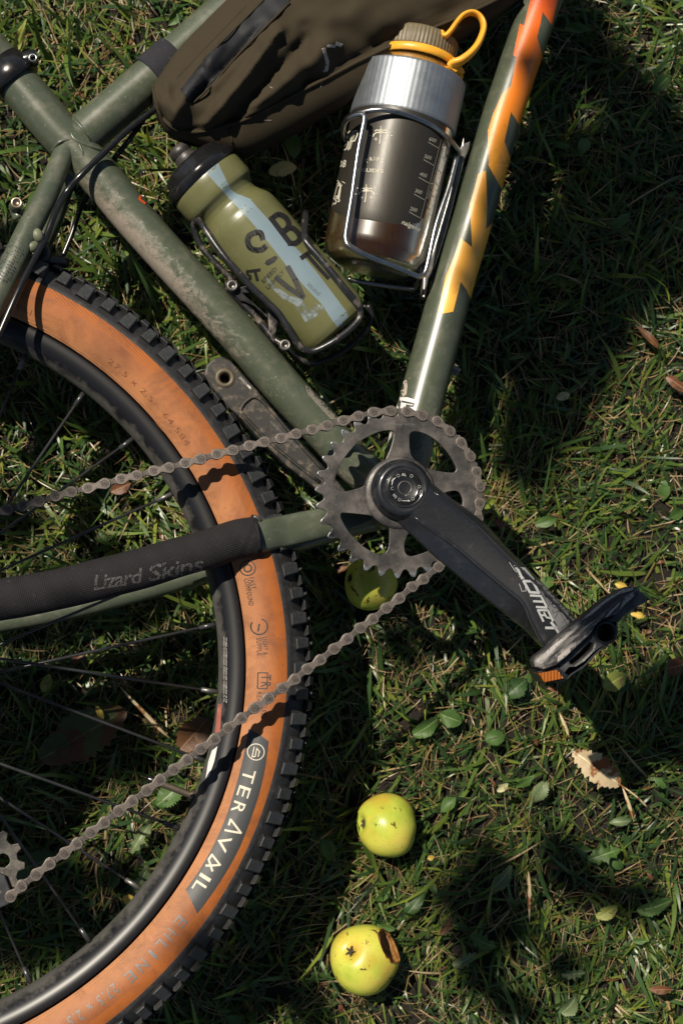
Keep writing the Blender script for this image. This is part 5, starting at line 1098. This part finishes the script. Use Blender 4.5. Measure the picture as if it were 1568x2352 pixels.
lay('straw_stalk', *ZG([(860, 870), (865, 1120)]), 7, TL, 'long flat straw stalk standing out in the lawn right of the apples', 'stalk', .046, seed=23, fold=.1)
lay('straw_stalk', *ZG([(1000, 140), (1048, 255)]), 7, TL, 'short straw stalk above the dry tan leaf', 'stalk', .046, seed=24, fold=.1)
lay('straw_stalk', *ZG([(1290, 480), (1345, 640)]), 7, TL, 'straw stalk below the stem of the dry tan leaf', 'stalk', .046, seed=24, fold=.1)
W = 'broad weed leaves growing in the lawn'
weeds = [((784 + 330, 1700), (1160, 1690), 36, WG, 'bright green oval weed leaf above the straw stalk'), ((1222, 1845), (1255, 1795), 34, WP, 'pale arrow-shaped weed leaf in the middle of the lawn'), ((1350, 1975), (1425, 1950), 46, WG, 'ragged green weed leaf below the dry tan leaf'),
         ((1130, 2045), (1178, 1990), 36, WP, 'pale weed leaf right of the middle apple'), ((1040, 2220), (1095, 2190), 34, WP, 'toothed weed leaf right of the bitten apple'), ((1290, 2330), (1325, 2290), 44, WP, 'pale weed leaf at the bottom edge'),
         ((1370, 2110), (1420, 2080), 28, YG, 'folded yellow-green weed leaf in the lower right'), ((1465, 2095), (1545, 2070), 40, WG, 'green weed leaf at the lower right edge'), ((1290, 2240), (1345, 2235), 30, WP, 'small toothed weed leaf near the bottom right'),
         ((60, 40), (30, 140), 14, YG, 'broad bright grass blade at the top left corner'), ((1160, 1600), (1210, 1560), 44, DG, 'round dark weed leaf left of the lime leaf'), ((1440, 1585), (1400, 1545), 44, DG, 'round dark weed leaf under the lime leaf'),
         ((1500, 210), (1540, 170), 34, WG, 'shaded weed leaf at the top right'), ((20, 2010), (130, 1965), 62, DG, 'wide dark weed leaf under the lower chain at the left'), ((300, 1960), (345, 1890), 38, WP, 'pale lobed weed leaf between two spokes below the valve'),
         ((360, 1850), (420, 1800), 50, WG, 'crinkled green weed leaf under the valve stem'), ((100, 1590), (115, 1550), 26, YG, 'small pale round weed leaf inside the wheel'), ((340, 1990), (310, 2060), 40, WP, 'lobed weed leaf beside the rim below the spokes'),
         ((950, 1690), (1010, 1650), 40, WG, 'soft green weed leaf right of the front of the tyre'), ((1010, 1640), (1060, 1660), 40, WG, 'broad shaded weed leaf above the bright oval one'), ((1400, 1890), (1450, 1885), 20, WP, 'thin pale weed leaf right of centre'),
         ((1080, 2150), (1140, 2180), 40, WG, 'curved lobed weed leaf in the lower middle'), ((925, 2110), (975, 2050), 30, DG, 'dark weed leaf between the two lower apples'), ((1060, 120), (1110, 150), 26, WG, 'weed leaf beside the yellow strap')]
for k, (a, b, w_, m, lb_) in enumerate(weeds):
    lay('weed_leaf' if k != 9 else 'grass_blade', a, b, w_, m, lb_, 'leaf', .025 if k != 9 else .05, None if k == 9 else W, lobes=(4 if k in (2, 4, 8, 14, 17, 21) else 0), serr=.12, seed=30 + k, droop=.5, curl=.9, stem=.3 if k in (1, 0) else 0, tilt=random.uniform(-.35, .35))
vs, fs = [], []
random.seed(77)
for k in range(230):
    x, y = random.uniform(X0, X1), random.uniform(Y0, Y1); ln = random.uniform(.010, .024)
    v, f = leaf_geo(ln, ln * random.uniform(.35, .7), random.choice((0, 0, 3)), .5, 5, .1, .4, .3, k)
    M = Matrix.Translation((x, y, random.uniform(.008, .026))) @ Matrix.Rotation(random.uniform(0, 6.28), 4, 'Z') @ Matrix.Rotation(random.uniform(-.6, .6), 4, 'X') @ Matrix.Rotation(random.uniform(-.6, .3), 4, 'Y')
    n0_ = len(vs); vs += [M @ p for p in v]; fs += [tuple(i + n0_ for i in q) for q in f]
tag(link('clover_and_weeds', mesh('clover_and_weeds', vs, fs, WG)), None, None, None, 'stuff')
vs, fs = [], []
for k in range(380):
    x, y = random.uniform(X0, X1), random.uniform(Y0, Y1); ln = random.uniform(.006, .016)
    v, f = leaf_geo(ln, ln * random.uniform(.15, .5), 0, .8, 4, .2, .6, .5, k)
    M = Matrix.Translation((x, y, random.uniform(.004, .018))) @ Matrix.Rotation(random.uniform(0, 6.28), 4, 'Z') @ Matrix.Rotation(random.uniform(-1, 1), 4, 'X')
    n0_ = len(vs); vs += [M @ p for p in v]; fs += [tuple(i + n0_ for i in q) for q in f]
tag(link('leaf_litter', mesh('leaf_litter', vs, fs, RL)), None, None, None, 'stuff')
# ------------------------------------------------------------------ unseen apple tree, leaves placed to dapple the lawn and cut sky light
SHADE = [[(1160, 350), (1568, 340), (1800, 330), (1800, 620), (1568, 640), (1450, 700), (1350, 880), (1240, 1080), (1150, 1200), (1060, 1190), (1000, 1000), (1060, 700)],
         [(-150, 740), (60, 760), (330, 900), (360, 990), (200, 1020), (60, 950), (-150, 960)], [(60, 1400), (300, 1370), (500, 1370), (510, 1500), (200, 1520), (60, 1480)],
         [(-150, 1660), (300, 1670), (330, 1760), (200, 1790), (-150, 1790)], [(690, 1280), (860, 1440), (860, 1640), (850, 1790), (780, 1900), (740, 2100), (700, 2352), (560, 2352), (600, 2000)],
         [(1420, 1640), (1568, 1600), (1650, 1640), (1650, 1760), (1520, 1750)], [(960, 1330), (1120, 1330), (1220, 1500), (1150, 1560), (930, 1500)], [(-100, 1900), (120, 1950), (150, 2120), (60, 2200), (-100, 2200)]]
SHG = [[G(x, y, .02) for x, y in p] for p in SHADE]
def inside(p, pl):
    c = False; j = len(pl) - 1
    for i in range(len(pl)):
        a, b = pl[i], pl[j]
        if (a.y > p[1]) != (b.y > p[1]) and p[0] < (b.x - a.x) * (p[1] - a.y) / (b.y - a.y) + a.x: c = not c
        j = i
    return c
sdl = (BINV.to_3x3() @ to_sun).normalized(); KEYS = ['tyre', 'rim', 'down_tube', 'seat_tube', 'top_tube', 'sleeve', 'bag', 'wb_out', 'bottle', 'crank', 'ring', 'pedal', 'chainstay']
def clear(gx_, gy_, m):
    for ox, oy in ((0, 0), (m, 0), (-m, 0), (0, m), (0, -m), (m * .7, m * .7), (-m * .7, m * .7), (m * .7, -m * .7), (-m * .7, -m * .7)):
        o = BINV @ Vector((gx_ + ox, gy_ + oy, .035))
        for k in KEYS:
            if BV[k].ray_cast(o, sdl)[0] is not None: return False
    return True
random.seed(21); spots = []; tries = 0  # leaves aimed at the shade outlines, kept clear of the bicycle
while len(spots) < 460 and tries < 14000:
    tries += 1; pl = random.choices(SHG, [11, 2, 2, 2, 4, 2, 2, 1])[0]
    x = random.uniform(min(p.x for p in pl), max(p.x for p in pl)); y = random.uniform(min(p.y for p in pl), max(p.y for p in pl))
    if inside((x, y), pl) and clear(x, y, .042): spots.append((x, y))
n_d = 0
while n_d < 34:                                   # single leaves: loose dapple over the sunny parts of the lawn
    x, y = random.uniform(0, 1568), random.uniform(0, 2352); q_ = G(x, y, .02)
    if (x > 1080 and y < 360) or (x > 1250 and 1000 < y < 1560) or (950 < x < 1500 and 1560 < y < 2000): continue
    if clear(q_.x, q_.y, .034) and all(math.hypot(q_.x - c.x, q_.y - c.y) > .062 for c, r in APP):
        n_d += 1; spots.append((q_.x, q_.y))
fx0, fx1, fy0, fy1 = c00.x - .06, c11.x + .05, c00.y - .12, c11.y + .08
outer = []
while len(outer) < 15000:  # overhead leaves added to block sky fill
    x, y, z = random.gauss(-.6, 1.25), random.gauss(.9, 1.3), random.uniform(2.1, 3.9)
    gx2, gy2 = x + SH[0] * z, y + SH[1] * z
    if fx0 - .05 < gx2 < fx1 + .12 and fy0 - .12 < gy2 < fy1 + .12: continue
    outer.append((x, y, z))
tree = link('unseen_apple_tree', None); tree.location = (-2.1, 2.9, 0); tag(tree, 'unseen apple tree beyond the top left corner, its leaves placed to shade the lawn', 'tree')
bark = simple('apple_bark', (.09, .075, .06), .9, 0, .4, 30, .8, 60)
T0 = Vector((-2.1, 2.9, 0)); lw = lambda p: Vector(p) - T0
tr_ = link('trunk', mesh('trunk', *tube([lw((-2.1, 2.9, -.1)), lw((-2.12, 2.88, .7)), lw((-2.0, 2.8, 1.5)), lw((-1.9, 2.7, 2.2))], [.17, .13, .11, .09], 20, 6), bark), tree)
lv, lf = [], []
def leafq(p, sz, face):
    n = Vector(face).normalized(); a = n.orthogonal().normalized(); a = Matrix.Rotation(random.uniform(0, 6.28), 3, n) @ a; b = n.cross(a); k = len(lv)
    for t, w, h in ((0, 0, 0), (.25, .30, .03), (.6, .34, .02), (1, 0, -.06)):
        if w == 0: lv.append(p + a * (t - .5) * sz + n * h * sz)
        else: lv.append(p + a * (t - .5) * sz + b * w * sz + n * h * sz); lv.append(p + a * (t - .5) * sz - b * w * sz + n * h * sz)
    lf.extend([(k, k + 1, k + 2), (k + 1, k + 3, k + 4, k + 2), (k + 3, k + 5, k + 4)])
for x, y in spots:
    z = random.uniform(1.75, 2.5); p = Vector((x - SH[0] * z, y - SH[1] * z, z)); leafq(lw(p), random.uniform(.055, .085), to_sun + Vector([random.gauss(0, .35) for _ in range(3)]))
for x, y, z in outer: leafq(lw((x, y, z)), random.uniform(.05, .09), Vector([random.gauss(0, .5), random.gauss(0, .5), 1]))
ll = leaf_material('apple_tree_leaf', (.04, .075, .02), (.07, .12, .03), None)
cr = link('shade_crown', mesh('shade_crown', lv, lf, ll), tree); cr['kind'] = 'stuff'
for ex in ((-1.3, 2.0, 3.0), (-.9, 2.9, 3.0), (-2.6, 1.9, 2.9), (-.6, 1.3, 3.4), (-2.9, 3.3, 2.9)):
    a = Vector((-1.95, 2.75, 1.9)); e = Vector(ex); mdl = (a + e) / 2 + Vector((random.uniform(-.1, .1), random.uniform(-.1, .1), .15))
    link('limb', mesh('limb', *tube([lw(a), lw(mdl), lw(e)], [.06, .04, .015], 12, 6), bark), tree)
